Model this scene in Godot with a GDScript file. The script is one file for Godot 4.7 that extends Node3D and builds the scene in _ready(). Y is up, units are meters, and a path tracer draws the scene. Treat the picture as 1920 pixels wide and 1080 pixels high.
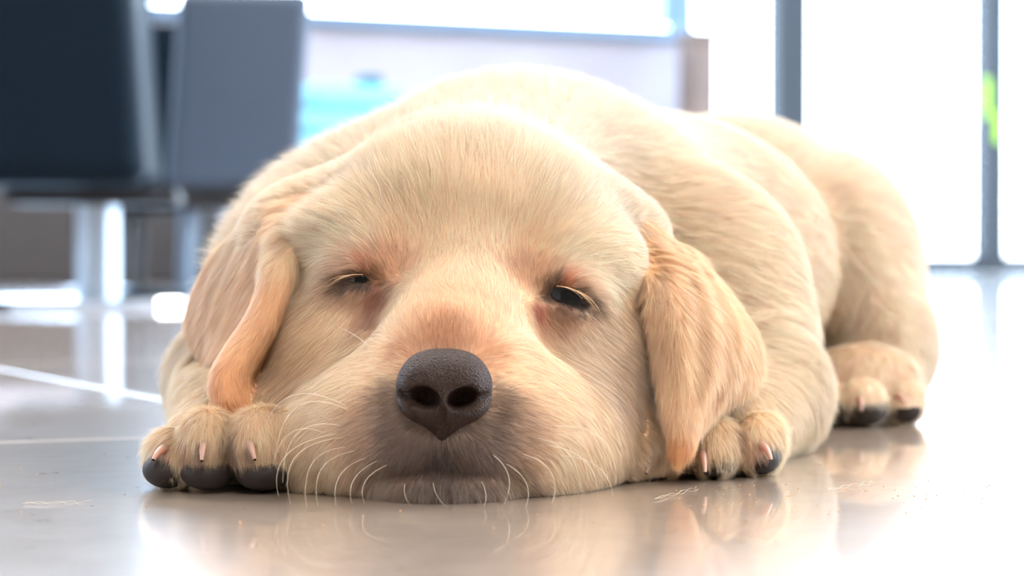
extends Node3D
# A cream puppy dozing on a polished tile floor in a bright room. Metres, y up, camera looks towards -z.

const CELL := 0.0016

# ---------------------------------------------------------------- implicit shapes -> one continuous mesh
class Shape:
	var kind := PackedInt32Array()
	var a := PackedVector3Array()
	var b := PackedVector3Array()
	var r := PackedVector3Array()
	var turn: Array[Basis] = []
	var soft := PackedFloat32Array()
	var region := PackedInt32Array()
	var middle := PackedVector3Array()
	var reach := PackedFloat32Array()
	var floor_cut := true
	var verts := PackedVector3Array()
	var norms := PackedVector3Array()
	var index := PackedInt32Array()

	func capsule(p: Vector3, q: Vector3, rp: float, rq: float, k: float, reg: int, cut := false) -> void:
		kind.append(2 if cut else 0)
		a.append(p); b.append(q); r.append(Vector3(rp, rq, 0))
		turn.append(Basis())
		soft.append(k); region.append(reg)
		middle.append((p + q) / 2.0); reach.append(p.distance_to(q) / 2.0 + maxf(rp, rq))

	func ball(p: Vector3, radii: Vector3, k: float, reg: int, euler := Vector3.ZERO, cut := false) -> void:
		kind.append(3 if cut else 1)
		a.append(p); b.append(p); r.append(radii)
		turn.append(Basis.from_euler(euler * PI / 180.0).transposed())
		soft.append(k); region.append(reg)
		middle.append(p); reach.append(maxf(radii.x, maxf(radii.y, radii.z)))

	func sheet(rows: Array, thick: float, k: float, reg: int, steps := 5, base_k := 0.0028) -> void:
		# a flap: rows of three points, joined by smooth cross bars
		var n := rows.size()
		for i in n - 1:
			for s in steps:
				var t := float(s) / steps
				var c: Array[Vector3] = []
				for j in 3:
					var p0: Vector3 = rows[maxi(i - 1, 0)][j]
					var p1: Vector3 = rows[i][j]
					var p2: Vector3 = rows[i + 1][j]
					var p3: Vector3 = rows[mini(i + 2, n - 1)][j]
					c.append(p1.cubic_interpolate(p2, p0, p3, t))
				var m1 := c[1] * 0.75 + (c[0] * 0.375 + c[2] * -0.125)
				var m2 := c[1] * 0.75 + (c[2] * 0.375 + c[0] * -0.125)
				var kk := base_k if i == 0 else k
				capsule(c[0], m1, thick, thick * 1.15, kk, reg)
				capsule(m1, c[1], thick * 1.15, thick * 1.2, kk, reg)
				capsule(c[1], m2, thick * 1.2, thick * 1.15, kk, reg)
				capsule(m2, c[2], thick * 1.15, thick, kk, reg)
		capsule(rows[n - 1][0], rows[n - 1][2], thick, thick, k, reg)

	func near(list: PackedInt32Array, c: Vector3, rad: float) -> PackedInt32Array:
		var out := PackedInt32Array()
		for i in list:
			if c.distance_to(middle[i]) < reach[i] + rad + soft[i]:
				out.append(i)
		return out

	func one(i: int, p: Vector3) -> float:
		if kind[i] % 2 == 0:
			var pa := p - a[i]
			var ba := b[i] - a[i]
			var t := clampf(pa.dot(ba) / maxf(ba.length_squared(), 1e-12), 0.0, 1.0)
			return (pa - ba * t).length() - lerpf(r[i].x, r[i].y, t)
		var q := turn[i] * (p - a[i])
		var rr := r[i]
		var k0 := (q / rr).length()
		var k1 := (q / (rr * rr)).length()
		return k0 * (k0 - 1.0) / maxf(k1, 1e-6)

	func at(p: Vector3, list: PackedInt32Array) -> float:
		var d := 0.5
		for i in list:
			var k := soft[i]
			var e := one(i, p)
			if kind[i] < 2:
				var h := maxf(k - absf(d - e), 0.0)
				d = minf(d, e) - h * h / (4.0 * k)
			else:
				var h := maxf(k - absf(d + e), 0.0)
				d = maxf(d, -e) + h * h / (4.0 * k)
		if floor_cut:
			d = maxf(d, 0.0006 - p.y)
		return d

	func all() -> PackedInt32Array:
		return PackedInt32Array(range(kind.size()))

	func build(lo: Vector3, hi: Vector3, c: float) -> void:
		var nx := int((hi.x - lo.x) / c / 16.0 + 1.0) * 16
		var ny := int((hi.y - lo.y) / c / 16.0 + 1.0) * 16
		var nz := int((hi.z - lo.z) / c / 16.0 + 1.0) * 16
		var val := PackedFloat32Array()
		val.resize(nx * ny * nz)
		val.fill(9.0)
		var blocks := PackedInt32Array()
		var whole := all()
		var big := c * 16.0 * 0.87
		var small := c * 4.0 * 0.87
		for bz in nz / 16:
			for by in ny / 16:
				for bx in nx / 16:
					var mid := lo + Vector3(bx * 16 + 7.5, by * 16 + 7.5, bz * 16 + 7.5) * c
					var l1 := near(whole, mid, big * 1.15)
					if l1.is_empty() or absf(at(mid, l1)) > big * 1.6:
						continue
					for s in 64:
						var x0 := bx * 16 + (s & 3) * 4
						var y0 := by * 16 + ((s >> 2) & 3) * 4
						var z0 := bz * 16 + (s >> 4) * 4
						var m2 := lo + Vector3(x0 + 1.5, y0 + 1.5, z0 + 1.5) * c
						var l2 := near(l1, m2, small * 1.3)
						if l2.is_empty() or absf(at(m2, l2)) > small * 2.1:
							continue
						blocks.append((z0 * ny + y0) * nx + x0)
						for k in 64:
							var x := x0 + (k & 3)
							var y := y0 + ((k >> 2) & 3)
							var z := z0 + (k >> 4)
							val[(z * ny + y) * nx + x] = at(lo + Vector3(x, y, z) * c, l2)
		# one vertex in each crossed cell
		var spot := PackedInt32Array()
		spot.resize(val.size())
		spot.fill(-1)
		var sy := nx
		var sz := nx * ny
		var corner := PackedInt32Array([0, 1, sy, sy + 1, sz, sz + 1, sz + sy, sz + sy + 1])
		var ends := PackedInt32Array([0, 1, 2, 3, 4, 5, 6, 7, 0, 2, 1, 3, 4, 6, 5, 7, 0, 4, 1, 5, 2, 6, 3, 7])
		var limit := val.size() - sz - sy - 2
		var cells := PackedInt32Array()
		for b0 in blocks:
			for k in 64:
				var i := b0 + (k & 3) + ((k >> 2) & 3) * sy + (k >> 4) * sz
				if i > limit:
					continue
				var neg := 0
				var known := true
				for j in 8:
					var v := val[i + corner[j]]
					if v > 8.0:
						known = false
						break
					if v < 0.0:
						neg += 1
				if not known or neg == 0 or neg == 8:
					continue
				var sum := Vector3.ZERO
				var n := 0
				for e in 12:
					var p := ends[e * 2]
					var q := ends[e * 2 + 1]
					var vp := val[i + corner[p]]
					var vq := val[i + corner[q]]
					if (vp < 0.0) != (vq < 0.0):
						var t := vp / (vp - vq)
						var cp := Vector3(p & 1, (p >> 1) & 1, p >> 2)
						var cq := Vector3(q & 1, (q >> 1) & 1, q >> 2)
						sum += cp.lerp(cq, t)
						n += 1
				var iz := i / sz
				var iy := (i - iz * sz) / sy
				var ix := i - iz * sz - iy * sy
				spot[i] = verts.size()
				verts.append(lo + (Vector3(ix, iy, iz) + sum / n) * c)
				cells.append(i)
		# one quad round each crossed edge
		for i in cells:
			if i < sz + sy + 1:
				continue
			var here := val[i] < 0.0
			for e in 3:
				var step := 1 if e == 0 else (sy if e == 1 else sz)
				if (val[i + step] < 0.0) == here:
					continue
				var u := sy if e == 0 else (sz if e == 1 else 1)
				var w := sz if e == 0 else (1 if e == 1 else sy)
				var q0 := spot[i]
				var q1 := spot[i - u]
				var q2 := spot[i - u - w]
				var q3 := spot[i - w]
				if q1 < 0 or q2 < 0 or q3 < 0:
					continue
				if here:
					index.append_array([q0, q2, q1, q0, q3, q2])
				else:
					index.append_array([q0, q1, q2, q0, q2, q3])
		norms.resize(verts.size())
		for round_ in 2:
			norms.fill(Vector3.ZERO)
			for t in range(0, index.size(), 3):
				var p0 := verts[index[t]]
				var nn := (verts[index[t + 2]] - p0).cross(verts[index[t + 1]] - p0)
				norms[index[t]] += nn
				norms[index[t + 1]] += nn
				norms[index[t + 2]] += nn
			if round_ == 0:
				relax()
		for v in norms.size():
			norms[v] = norms[v].normalized()

	func relax() -> void:
		var sum := PackedVector3Array()
		var n := PackedInt32Array()
		sum.resize(verts.size()); n.resize(verts.size())
		for t in range(0, index.size(), 3):
			var i := index[t]
			var j := index[t + 1]
			var k := index[t + 2]
			sum[i] += verts[j] + verts[k]
			sum[j] += verts[i] + verts[k]
			sum[k] += verts[i] + verts[j]
			n[i] += 2; n[j] += 2; n[k] += 2
		for v in verts.size():
			if n[v] > 0:
				verts[v] = verts[v].lerp(sum[v] / n[v], 0.5)

	func mesh(colors: PackedColorArray) -> ArrayMesh:
		var arr := []
		arr.resize(Mesh.ARRAY_MAX)
		arr[Mesh.ARRAY_VERTEX] = verts
		arr[Mesh.ARRAY_NORMAL] = norms
		if colors.size():
			arr[Mesh.ARRAY_COLOR] = colors
		arr[Mesh.ARRAY_INDEX] = index
		var m := ArrayMesh.new()
		m.add_surface_from_arrays(Mesh.PRIMITIVE_TRIANGLES, arr)
		return m


# ---------------------------------------------------------------- small helpers
var taken := {}
var rng := RandomNumberGenerator.new()

func numbered(called: String) -> String:
	taken[called] = taken.get(called, 0) + 1
	return called if taken[called] == 1 else "%s_%03d" % [called, taken[called] - 1]

func tag(o: Node, label: String, category: String, group := "") -> Node:
	o.set_meta("label", label)
	o.set_meta("category", category)
	if group:
		o.set_meta("group", group)
	return o

func thing(called: String, label: String, category: String, place: Transform3D, group := "") -> Node3D:
	var o := Node3D.new()
	o.name = numbered(called)
	add_child(o)
	o.transform = place
	tag(o, label, category, group)
	return o

func part(called: String, m: Mesh, mat: Material, parent: Node, place := Transform3D()) -> MeshInstance3D:
	var o := MeshInstance3D.new()
	o.name = called if parent != self else numbered(called)
	o.mesh = m
	o.material_override = mat
	o.transform = place
	parent.add_child(o, true)
	return o

func struct(called: String, m: Mesh, mat: Material, place := Transform3D()) -> MeshInstance3D:
	var o := part(called, m, mat, self, place)
	o.set_meta("kind", "structure")
	return o

func mat(c: Color, rough := 0.6, metal := 0.0) -> StandardMaterial3D:
	var m := StandardMaterial3D.new()
	m.albedo_color = c
	m.roughness = rough
	m.metallic = metal
	return m

func box(size: Vector3, bevel := 0.0) -> Mesh:
	if bevel <= 0.0:
		var bm := BoxMesh.new()
		bm.size = size
		return bm
	return rounded(size, bevel, 3)

func rounded(size: Vector3, rad: float, seg: int, shear := Vector3.ZERO, taper := 0.0) -> ArrayMesh:
	# box with rounded edges; shear moves the top sideways, taper narrows it
	var st := SurfaceTool.new()
	st.begin(Mesh.PRIMITIVE_TRIANGLES)
	var h := size / 2.0
	var inner := h - Vector3.ONE * rad
	var cuts := PackedFloat32Array()
	for i in seg + 1:
		cuts.append(-1.0 + float(i) / seg)
	for i in seg + 1:
		cuts.append(float(i) / seg)
	var n := cuts.size()
	for f in 6:
		var ax := f / 2
		var sg := 1.0 if f % 2 == 0 else -1.0
		for i in n - 1:
			for j in n - 1:
				var quad := []
				for o in [[0, 0], [1, 0], [1, 1], [0, 1]]:
					var u := cuts[i + o[0]]
					var v := cuts[j + o[1]]
					var core := Vector3.ZERO
					var dir := Vector3.ZERO
					core[ax] = inner[ax] * sg
					dir[ax] = sg
					var a1 := (ax + 1) % 3
					var a2 := (ax + 2) % 3
					var iu: int = i + o[0]
					var iv: int = j + o[1]
					core[a1] = inner[a1] * (-1.0 if iu <= seg else 1.0)
					core[a2] = inner[a2] * (-1.0 if iv <= seg else 1.0)
					dir[a1] = u
					dir[a2] = v
					dir[a1] = tan(dir[a1] * PI / 4.0)
					dir[a2] = tan(dir[a2] * PI / 4.0)
					dir = dir.normalized()
					var p := core + dir * rad
					var t := (p.y + h.y) / size.y
					p.x *= 1.0 - taper * t
					p.z *= 1.0 - taper * t
					quad.append([p + shear * t, dir])
				for k in ([0, 1, 2, 0, 2, 3] if sg < 0 else [0, 2, 1, 0, 3, 2]):
					st.set_normal(quad[k][1])
					st.add_vertex(quad[k][0])
	return st.commit()

func lathe(profile: Array, seg := 48) -> ArrayMesh:
	var st := SurfaceTool.new()
	st.begin(Mesh.PRIMITIVE_TRIANGLES)
	st.set_smooth_group(-1)
	for i in profile.size() - 1:
		var p: Vector2 = profile[i]
		var q: Vector2 = profile[i + 1]
		for s in seg:
			var t0 := TAU * s / seg
			var t1 := TAU * (s + 1) / seg
			var a0 := Vector3(p.x * cos(t0), p.y, p.x * sin(t0))
			var a1 := Vector3(p.x * cos(t1), p.y, p.x * sin(t1))
			var b0 := Vector3(q.x * cos(t0), q.y, q.x * sin(t0))
			var b1 := Vector3(q.x * cos(t1), q.y, q.x * sin(t1))
			for v in [a0, b1, b0, a0, a1, b1]:
				st.add_vertex(v)
	st.generate_normals()
	return st.commit()

func tube(points: PackedVector3Array, r0: float, r1: float, sides := 5) -> ArrayMesh:
	var st := SurfaceTool.new()
	st.begin(Mesh.PRIMITIVE_TRIANGLES)
	var rings := []
	var n := points.size()
	for i in n:
		var dir := (points[mini(i + 1, n - 1)] - points[maxi(i - 1, 0)]).normalized()
		var side := dir.cross(Vector3(0.31, 0.9, 0.2)).normalized()
		var up := side.cross(dir)
		var ring := []
		var rad := lerpf(r0, r1, float(i) / (n - 1))
		for s in sides:
			var t := TAU * s / sides
			var nn := side * cos(t) + up * sin(t)
			ring.append([points[i] + nn * rad, nn])
		rings.append(ring)
	for i in n - 1:
		for s in sides:
			var s1 := (s + 1) % sides
			for v in [rings[i][s], rings[i + 1][s1], rings[i + 1][s], rings[i][s], rings[i][s1], rings[i + 1][s1]]:
				st.set_normal(v[1])
				st.add_vertex(v[0])
	for e in [0, n - 1]:
		for s in range(1, sides - 1):
			var dirn: Vector3 = (points[0] - points[1] if e == 0 else points[n - 1] - points[n - 2]).normalized()
			for v in ([0, s, s + 1] if e == 0 else [0, s + 1, s]):
				st.set_normal(dirn)
				st.add_vertex(rings[e][v][0])
	return st.commit()

func curve(p: Vector3, q: Vector3, bend: Vector3, n := 9) -> PackedVector3Array:
	var out := PackedVector3Array()
	for i in n:
		var t := float(i) / (n - 1)
		out.append(p.lerp(q, t) + bend * (4.0 * t * (1.0 - t)))
	return out

func noise_tex(freq: float, ramp: Array, seed_: int, size := 512, normal := false, bump := 4.0) -> NoiseTexture2D:
	var n := FastNoiseLite.new()
	n.seed = seed_
	n.frequency = freq
	n.fractal_octaves = 5
	var t := NoiseTexture2D.new()
	t.width = size
	t.height = size
	t.seamless = true
	t.noise = n
	if normal:
		t.as_normal_map = true
		t.bump_strength = bump
	elif ramp.size():
		var g := Gradient.new()
		g.offsets = PackedFloat32Array()
		g.colors = PackedColorArray()
		for i in ramp.size():
			g.add_point(float(i) / (ramp.size() - 1), ramp[i])
		t.color_ramp = g
	return t

# ---------------------------------------------------------------- the room
# The glazed front runs back to the right: u along it, y up, n into the room.
var room := Transform3D(Basis(Vector3(0.905, 0, -0.425), Vector3.UP, Vector3(0.425, 0, 0.905)), Vector3(0.51, 0, -7.58))
const CEILING := 2.9

func in_room(u: float, y: float, n: float) -> Transform3D:
	return room * Transform3D(Basis(), Vector3(u, y, n))

func build_room() -> void:
	var u0 := -7.5
	var u1 := 2.8
	var n1 := 10.5
	var wide := u1 - u0
	var white := mat(Color(0.90, 0.90, 0.90), 0.8)
	var plaster := mat(Color(0.72, 0.70, 0.73), 0.85)
	plaster.albedo_texture = noise_tex(0.01, [Color(0.96, 0.96, 0.96), Color.WHITE], 3, 256)
	plaster.uv1_triplanar = true
	# ceiling; the flat fill light panels under it are added
	struct("ceiling", box(Vector3(wide + 0.4, 0.2, n1 + 0.4)), white, in_room((u0 + u1) / 2, CEILING + 0.1, n1 / 2))
	struct("wall_left", box(Vector3(0.2, CEILING, n1)), white, in_room(u0 - 0.1, CEILING / 2, n1 / 2))
	struct("wall_right", box(Vector3(0.14, 0.2, n1)), white, in_room(u1 + 0.07, CEILING - 0.1, n1 / 2))
	struct("wall_back", box(Vector3(wide + 0.4, CEILING, 0.2)), mat(Color(0.36, 0.34, 0.33), 0.8), in_room((u0 + u1) / 2, CEILING / 2, n1 + 0.1))
	struct("wall_front", box(Vector3(-u0 - 0.02, 0.73, 0.14)), plaster, in_room(u0 / 2 - 0.01, 0.365, 0))
	struct("trim_1", box(Vector3(wide, 0.2, 0.14)), white, in_room((u0 + u1) / 2, CEILING - 0.1, 0))
	# window sill and window frames
	var frame := mat(Color(0.03, 0.07, 0.12), 0.5)
	var alu := mat(Color(0.42, 0.52, 0.62), 0.35, 0.3)
	var glass := StandardMaterial3D.new()
	glass.transparency = BaseMaterial3D.TRANSPARENCY_ALPHA
	glass.albedo_color = Color(0.9, 0.96, 1.0, 0.06)
	glass.roughness = 0.02
	var win := Node3D.new()
	win.name = "window_1"
	add_child(win)
	win.transform = room
	win.set_meta("kind", "structure")
	part("window_sill", box(Vector3(-u0, 0.035, 0.2), 0.008), alu, win, Transform3D(Basis(), Vector3(u0 / 2, 0.748, 0.02)))
	part("window_frame", box(Vector3(-u0, 0.06, 0.06)), alu, win, Transform3D(Basis(), Vector3(u0 / 2, CEILING - 0.23, 0)))
	for i in 5:
		var u := -1.87 * i - 0.03
		part("mullion", box(Vector3(0.05, CEILING - 0.985, 0.06)), alu, win, Transform3D(Basis(), Vector3(u, (CEILING + 0.585) / 2, 0)))
		if i < 4:
			part("pane", box(Vector3(1.82, CEILING - 1.045, 0.008)), glass, win, Transform3D(Basis(), Vector3(u - 0.935, (CEILING + 0.525) / 2, 0)))
	# glass doors: posts, rails and panes
	var posts := [[0.025, 0.05, 0], [0.4216, 0.12, 1], [1.216, 0.085, 1], [2.0, 0.05, 1], [2.755, 0.09, 1]]
	for i in posts.size():
		var p: Array = posts[i]
		if i == 0:
			part("corner_post", box(Vector3(p[1], CEILING - 0.2, 0.08)), alu, win, Transform3D(Basis(), Vector3(p[0], (CEILING - 0.2) / 2, 0)))
	for i in posts.size() - 1:
		var d := Node3D.new()
		d.name = "door_%d" % (i + 1)
		add_child(d)
		d.transform = room
		d.set_meta("kind", "structure")
		var a: float = posts[i][0] + posts[i][1] / 2
		var b: float = posts[i + 1][0] - posts[i + 1][1] / 2
		var mid := (a + b) / 2
		part("post", box(Vector3(posts[i + 1][1], CEILING - 0.2, 0.07)), frame, d, Transform3D(Basis(), Vector3(posts[i + 1][0], (CEILING - 0.2) / 2, 0)))
		part("bottom_rail", box(Vector3(b - a, 0.055, 0.06)), frame, d, Transform3D(Basis(), Vector3(mid, 0.0285, 0)))
		part("pane", box(Vector3(b - a, CEILING - 0.257, 0.008)), glass, d, Transform3D(Basis(), Vector3(mid, (CEILING - 0.2 + 0.056) / 2, 0)))
		if i == 1:
			var green := mat(Color(0.70, 0.92, 0.10), 0.6)
			part("sticker", box(Vector3(0.03, 0.13, 0.002)), green, d, Transform3D(Basis(), Vector3(1.175, 0.59, 0.036)))
			part("sticker", box(Vector3(0.03, 0.10, 0.002)), green, d, Transform3D(Basis(), Vector3(1.226, 0.49, 0.037)))
	# the right side of the room is glazed to the floor as well
	var side := Node3D.new()
	side.name = "window_2"
	add_child(side)
	side.transform = room * Transform3D(Basis(), Vector3(u1 + 0.04, 0, 0))
	side.set_meta("kind", "structure")
	part("bottom_rail", box(Vector3(0.06, 0.045, n1)), frame, side, Transform3D(Basis(), Vector3(0, 0.0235, n1 / 2)))
	for i in 8:
		var nn := 0.04 + i * (n1 - 0.08) / 7.0
		part("post", box(Vector3(0.06, CEILING - 0.2, 0.06)), frame, side, Transform3D(Basis(), Vector3(0, (CEILING - 0.2) / 2, nn)))
		if i < 7:
			part("pane", box(Vector3(0.008, CEILING - 0.247, (n1 - 0.08) / 7.0 - 0.06)), glass, side, Transform3D(Basis(), Vector3(0, (CEILING - 0.2 + 0.046) / 2, nn + (n1 - 0.08) / 14.0)))
	# ground outside
	var paving := mat(Color(0.85, 0.86, 0.88), 0.9)
	struct("ground_outside", box(Vector3(40, 0.2, 30)), paving, in_room(0, -0.105, -15.1))
	struct("ground_outside", box(Vector3(15, 0.2, 24)), paving, in_room(u1 + 7.65, -0.106, 12.0))
	build_floor(u0, u1, n1)
	build_lights()
	build_furniture()
	build_crumbs()

func build_lights() -> void:  # panels added out of view to fill the face and edge the coat
	var glow := mat(Color(1, 0.97, 0.9), 0.5)
	glow.emission_enabled = true
	glow.emission = Color(1.0, 0.95, 0.89)
	glow.emission_energy_multiplier = 1.5
	var rim := mat(Color(0.8, 0.8, 0.8), 0.4)
	var spots := [Vector2(-4.0, 8.7), Vector2(-0.9, 8.6), Vector2(-3.4, 3.0), Vector2(-0.9, 5.6)]
	var words := ["added unseen square fill light panel on the ceiling at the dark back wall, left one", "added unseen square fill light panel on the ceiling at the dark back wall, right one", "added unseen square fill light panel on the ceiling nearest the long window", "added unseen square fill light panel on the ceiling in the middle of the glazed right side"]
	for i in spots.size():
		var s: Vector2 = spots[i]
		var t := thing("added_ceiling_light", words[i], "light", in_room(s.x, CEILING, s.y), "added ceiling fill panels")
		part("frame", box(Vector3(1.24, 0.03, 1.24), 0.006), rim, t, Transform3D(Basis(), Vector3(0, -0.016, 0)))
		part("diffuser", box(Vector3(1.18, 0.012, 1.18)), glow, t, Transform3D(Basis(), Vector3(0, -0.034, 0)))
		var l := AreaLight3D.new()
		l.name = "panel_fill"
		l.area_size = Vector2(1.18, 1.18)
		l.light_color = Color(1.0, 0.95, 0.89)
		l.light_energy = 9.8
		l.area_range = 20.0
		l.shadow_enabled = true
		t.add_child(l)
		l.position = Vector3(0, -0.045, 0)
		l.rotation.x = -PI / 2

func build_floor(u0: float, u1: float, n1: float) -> void:
	# polished tiles with thin joints, laid square to the glazed front
	var grout := mat(Color(0.62, 0.56, 0.50), 0.8)
	var base := struct("floor", box(Vector3(u1 - u0 + 0.4, 0.1, n1 + 0.2)), grout, in_room((u0 + u1) / 2, -0.0515, n1 / 2))
	var stone := []
	var rough := noise_tex(0.02, [Color(0.27, 0.27, 0.27), Color(0.30, 0.30, 0.30), Color(0.33, 0.33, 0.33)], 12, 512)
	var grain := noise_tex(0.25, [], 5, 512, true, 3.0)
	for k in 3:
		var m := mat([Color(0.665, 0.60, 0.54), Color(0.675, 0.605, 0.545), Color(0.655, 0.595, 0.535)][k], 1.0)
		m.albedo_texture = noise_tex(0.012, [Color(0.93, 0.93, 0.94), Color(1, 0.99, 0.98), Color(0.96, 0.95, 0.95)], 20 + k, 512)
		m.roughness_texture = rough
		m.normal_enabled = true
		m.normal_texture = grain
		m.normal_scale = 0.012
		m.uv1_triplanar = true
		m.uv1_scale = Vector3.ONE * 5.0
		m.metallic_specular = 0.7
		m.clearcoat_enabled = true
		m.clearcoat = 0.9
		m.clearcoat_roughness = 0.03
		stone.append(m)
	var side := 0.6
	var gap := 0.003
	var tile := rounded(Vector3(side - gap, 0.012, side - gap), 0.0012, 2)
	# a joint crosses at the point where the two lines in the photograph meet
	var cross := room.affine_inverse() * Vector3(-0.1837, 0, -0.861)
	var line := room.affine_inverse() * Vector3(-0.300, 0, -1.408)
	var off_n := fposmod(cross.z, side)
	var off_u := fposmod(line.x, side)
	var count := 0
	var first_row := roundi((cross.z - off_n) / side)
	var spots := []
	for i in range(-1, 20):
		for j in range(-1, 19):
			var u := u0 + (i + 0.5) * side + fposmod(off_u - u0, side)
			var n := (j + 0.5) * side + off_n
			if posmod(j - first_row, 2) == 0:
				u += side / 2.0   # rows break joints
			if u < u0 - 0.2 or u > u1 + 0.2 or n < 0.0 or n > n1 + 0.2:
				continue
			spots.append([(in_room(u, 0, n).origin).length(), u, n, posmod(i * 7 + j * 5, 3)])
	spots.sort_custom(func(p, q): return p[0] < q[0])
	for s in spots:
		count += 1
		if count > 300:
			break
		part("tile", tile, stone[s[3]], base, Transform3D(Basis(), Vector3(s[1] - (u0 + u1) / 2, 0.0455, s[2] - n1 / 2)))

func build_furniture() -> void:
	var navy := mat(Color(0.01, 0.085, 0.14), 0.6)
	navy.metallic_specular = 0.25
	var grey := mat(Color(0.27, 0.33, 0.41), 0.6)
	var dark := mat(Color(0.12, 0.13, 0.15), 0.5)
	var chrome := mat(Color(0.82, 0.86, 0.90), 0.12, 1.0)
	# armchair on a chrome column
	var at := Transform3D(Basis(Vector3.UP, 0.1), Vector3(-0.5525, 0, -3.2))
	var t := thing("swivel_armchair", "dark navy upholstered armchair on a chrome column and round base", "armchair", at)
	part("base_plate", lathe([Vector2(0, 0.012), Vector2(0.05, 0.022), Vector2(0.20, 0.014), Vector2(0.235, 0.010), Vector2(0.24, 0.001), Vector2(0, 0.001)]), chrome, t)
	part("column", lathe([Vector2(0.029, 0.01), Vector2(0.029, 0.14)], 32), mat(Color(0.70, 0.75, 0.80), 0.35, 0.7), t)
	part("swivel_plate", box(Vector3(0.22, 0.02, 0.22), 0.005), dark, t, Transform3D(Basis(), Vector3(0, 0.142, 0)))
	part("seat_shell", rounded(Vector3(0.54, 0.30, 0.50), 0.03, 4, Vector3(-0.02, 0, 0)), navy, t, Transform3D(Basis(), Vector3(-0.19, 0.302, 0.03)))
	part("seat_cushion", rounded(Vector3(0.46, 0.12, 0.46), 0.04, 4), navy, t, Transform3D(Basis(), Vector3(-0.20, 0.50, 0.02)))
	part("backrest", rounded(Vector3(0.56, 0.46, 0.12), 0.04, 4, Vector3(-0.02, 0, -0.06)), navy, t, Transform3D(Basis(), Vector3(-0.21, 0.66, -0.24)))
	for s in [-1, 1]:
		part("armrest", rounded(Vector3(0.09, 0.22, 0.5), 0.035, 4), navy, t, Transform3D(Basis(), Vector3(-0.21 + s * 0.245, 0.53, 0.0)))
	# footstool
	var at2 := Transform3D(Basis(Vector3.UP, 0.1), Vector3(-0.438, 0, -3.78))
	var f := thing("footstool", "grey upholstered block footstool on a chrome sled frame beside the armchair", "footstool", at2)
	part("seat_block", rounded(Vector3(0.20, 0.30, 0.30), 0.018, 4, Vector3(0.02, 0, 0)), grey, f, Transform3D(Basis(), Vector3(0, 0.315, 0)))
	part("under_frame", box(Vector3(0.16, 0.03, 0.28), 0.005), dark, f, Transform3D(Basis(), Vector3(0, 0.151, 0)))
	for s in [-1, 1]:
		part("sled_leg", tube(PackedVector3Array([Vector3(s * 0.07, 0.14, 0.10), Vector3(s * 0.075, 0.02, 0.13), Vector3(s * 0.075, 0.012, 0.11), Vector3(s * 0.075, 0.012, -0.11), Vector3(s * 0.075, 0.02, -0.13), Vector3(s * 0.07, 0.14, -0.10)]), 0.011, 0.011, 10), mat(Color(0.34, 0.40, 0.47), 0.4, 0.3), f)
	var ds := thing("low_stool", "dark low stool with a chrome bar between armchair and grey footstool", "stool", Transform3D(Basis(Vector3.UP, 0.05), Vector3(-0.64, 0, -4.45)))
	part("seat_block", rounded(Vector3(0.17, 0.34, 0.3), 0.015, 4), navy, ds, Transform3D(Basis(), Vector3(0, 0.31, 0)))
	part("chrome_bar", tube(PackedVector3Array([Vector3(0.085, 0.50, 0.165), Vector3(0.075, 0.42, 0.165), Vector3(0.035, 0.30, 0.163)]), 0.022, 0.016, 12), chrome, ds)
	for q in [-1, 1]:
		for r in [-1, 1]:
			part("leg", tube(PackedVector3Array([Vector3(q * 0.06, 0.15, r * 0.11), Vector3(q * 0.065, 0.001, r * 0.12)]), 0.012, 0.01, 10), dark, ds)
	var plinth := part("plinth", rounded(Vector3(1.6, 0.24, 0.4), 0.01, 2), mat(Color(0.26, 0.25, 0.25), 0.8), self, Transform3D(Basis(Vector3.UP, 0.1), Vector3(-1.36, 0.121, -5.7)))
	tag(plinth, "long low grey brown plinth on the floor behind the armchair", "plinth")
	# low cabinet with folded towels and a bottle
	var cab := thing("low_cabinet", "low pale grey cabinet behind the puppy carrying cyan towels", "cabinet", Transform3D(Basis(Vector3.UP, 0.44), Vector3(-0.385, 0, -5.2)))
	var pale := mat(Color(0.55, 0.62, 0.70), 0.5)
	part("body", rounded(Vector3(0.42, 0.24, 0.30), 0.01, 3), pale, cab, Transform3D(Basis(), Vector3(0, 0.14, 0)))
	part("door", box(Vector3(0.40, 0.21, 0.015), 0.004), pale, cab, Transform3D(Basis(), Vector3(0, 0.14, 0.157)))
	part("handle", box(Vector3(0.10, 0.01, 0.012), 0.003), chrome, cab, Transform3D(Basis(), Vector3(0, 0.2, 0.17)))
	for s in [-1, 1]:
		part("foot", box(Vector3(0.03, 0.02, 0.26)), dark, cab, Transform3D(Basis(), Vector3(s * 0.17, 0.01, 0)))
	var cyan := mat(Color(0.52, 0.82, 0.90), 0.9)
	var names := ["pale cyan folded towel at the bottom of the stack", "pale cyan folded towel in the middle of the stack", "pale cyan folded towel on top of the stack"]
	for k in 3:
		var o := part("folded_towel", rounded(Vector3(0.24 - 0.008 * k, 0.055, 0.2), 0.022, 4), cyan, self, Transform3D(Basis(Vector3.UP, 0.44 + 0.05 * k), Vector3(-0.375, 0.289 + 0.0555 * k, -5.2)))
		tag(o, names[k], "towel", "cyan towels")
	var bt := thing("bottle", "white bottle with dark cap standing beside the cyan towels", "bottle", Transform3D(Basis(), Vector3(-0.525, 0.2605, -5.14)))
	part("bottle_body", lathe([Vector2(0, 0), Vector2(0.03, 0.002), Vector2(0.032, 0.01), Vector2(0.032, 0.13), Vector2(0.022, 0.15), Vector2(0.015, 0.155), Vector2(0, 0.156)], 32), mat(Color(0.85, 0.87, 0.85), 0.4), bt)
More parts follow.
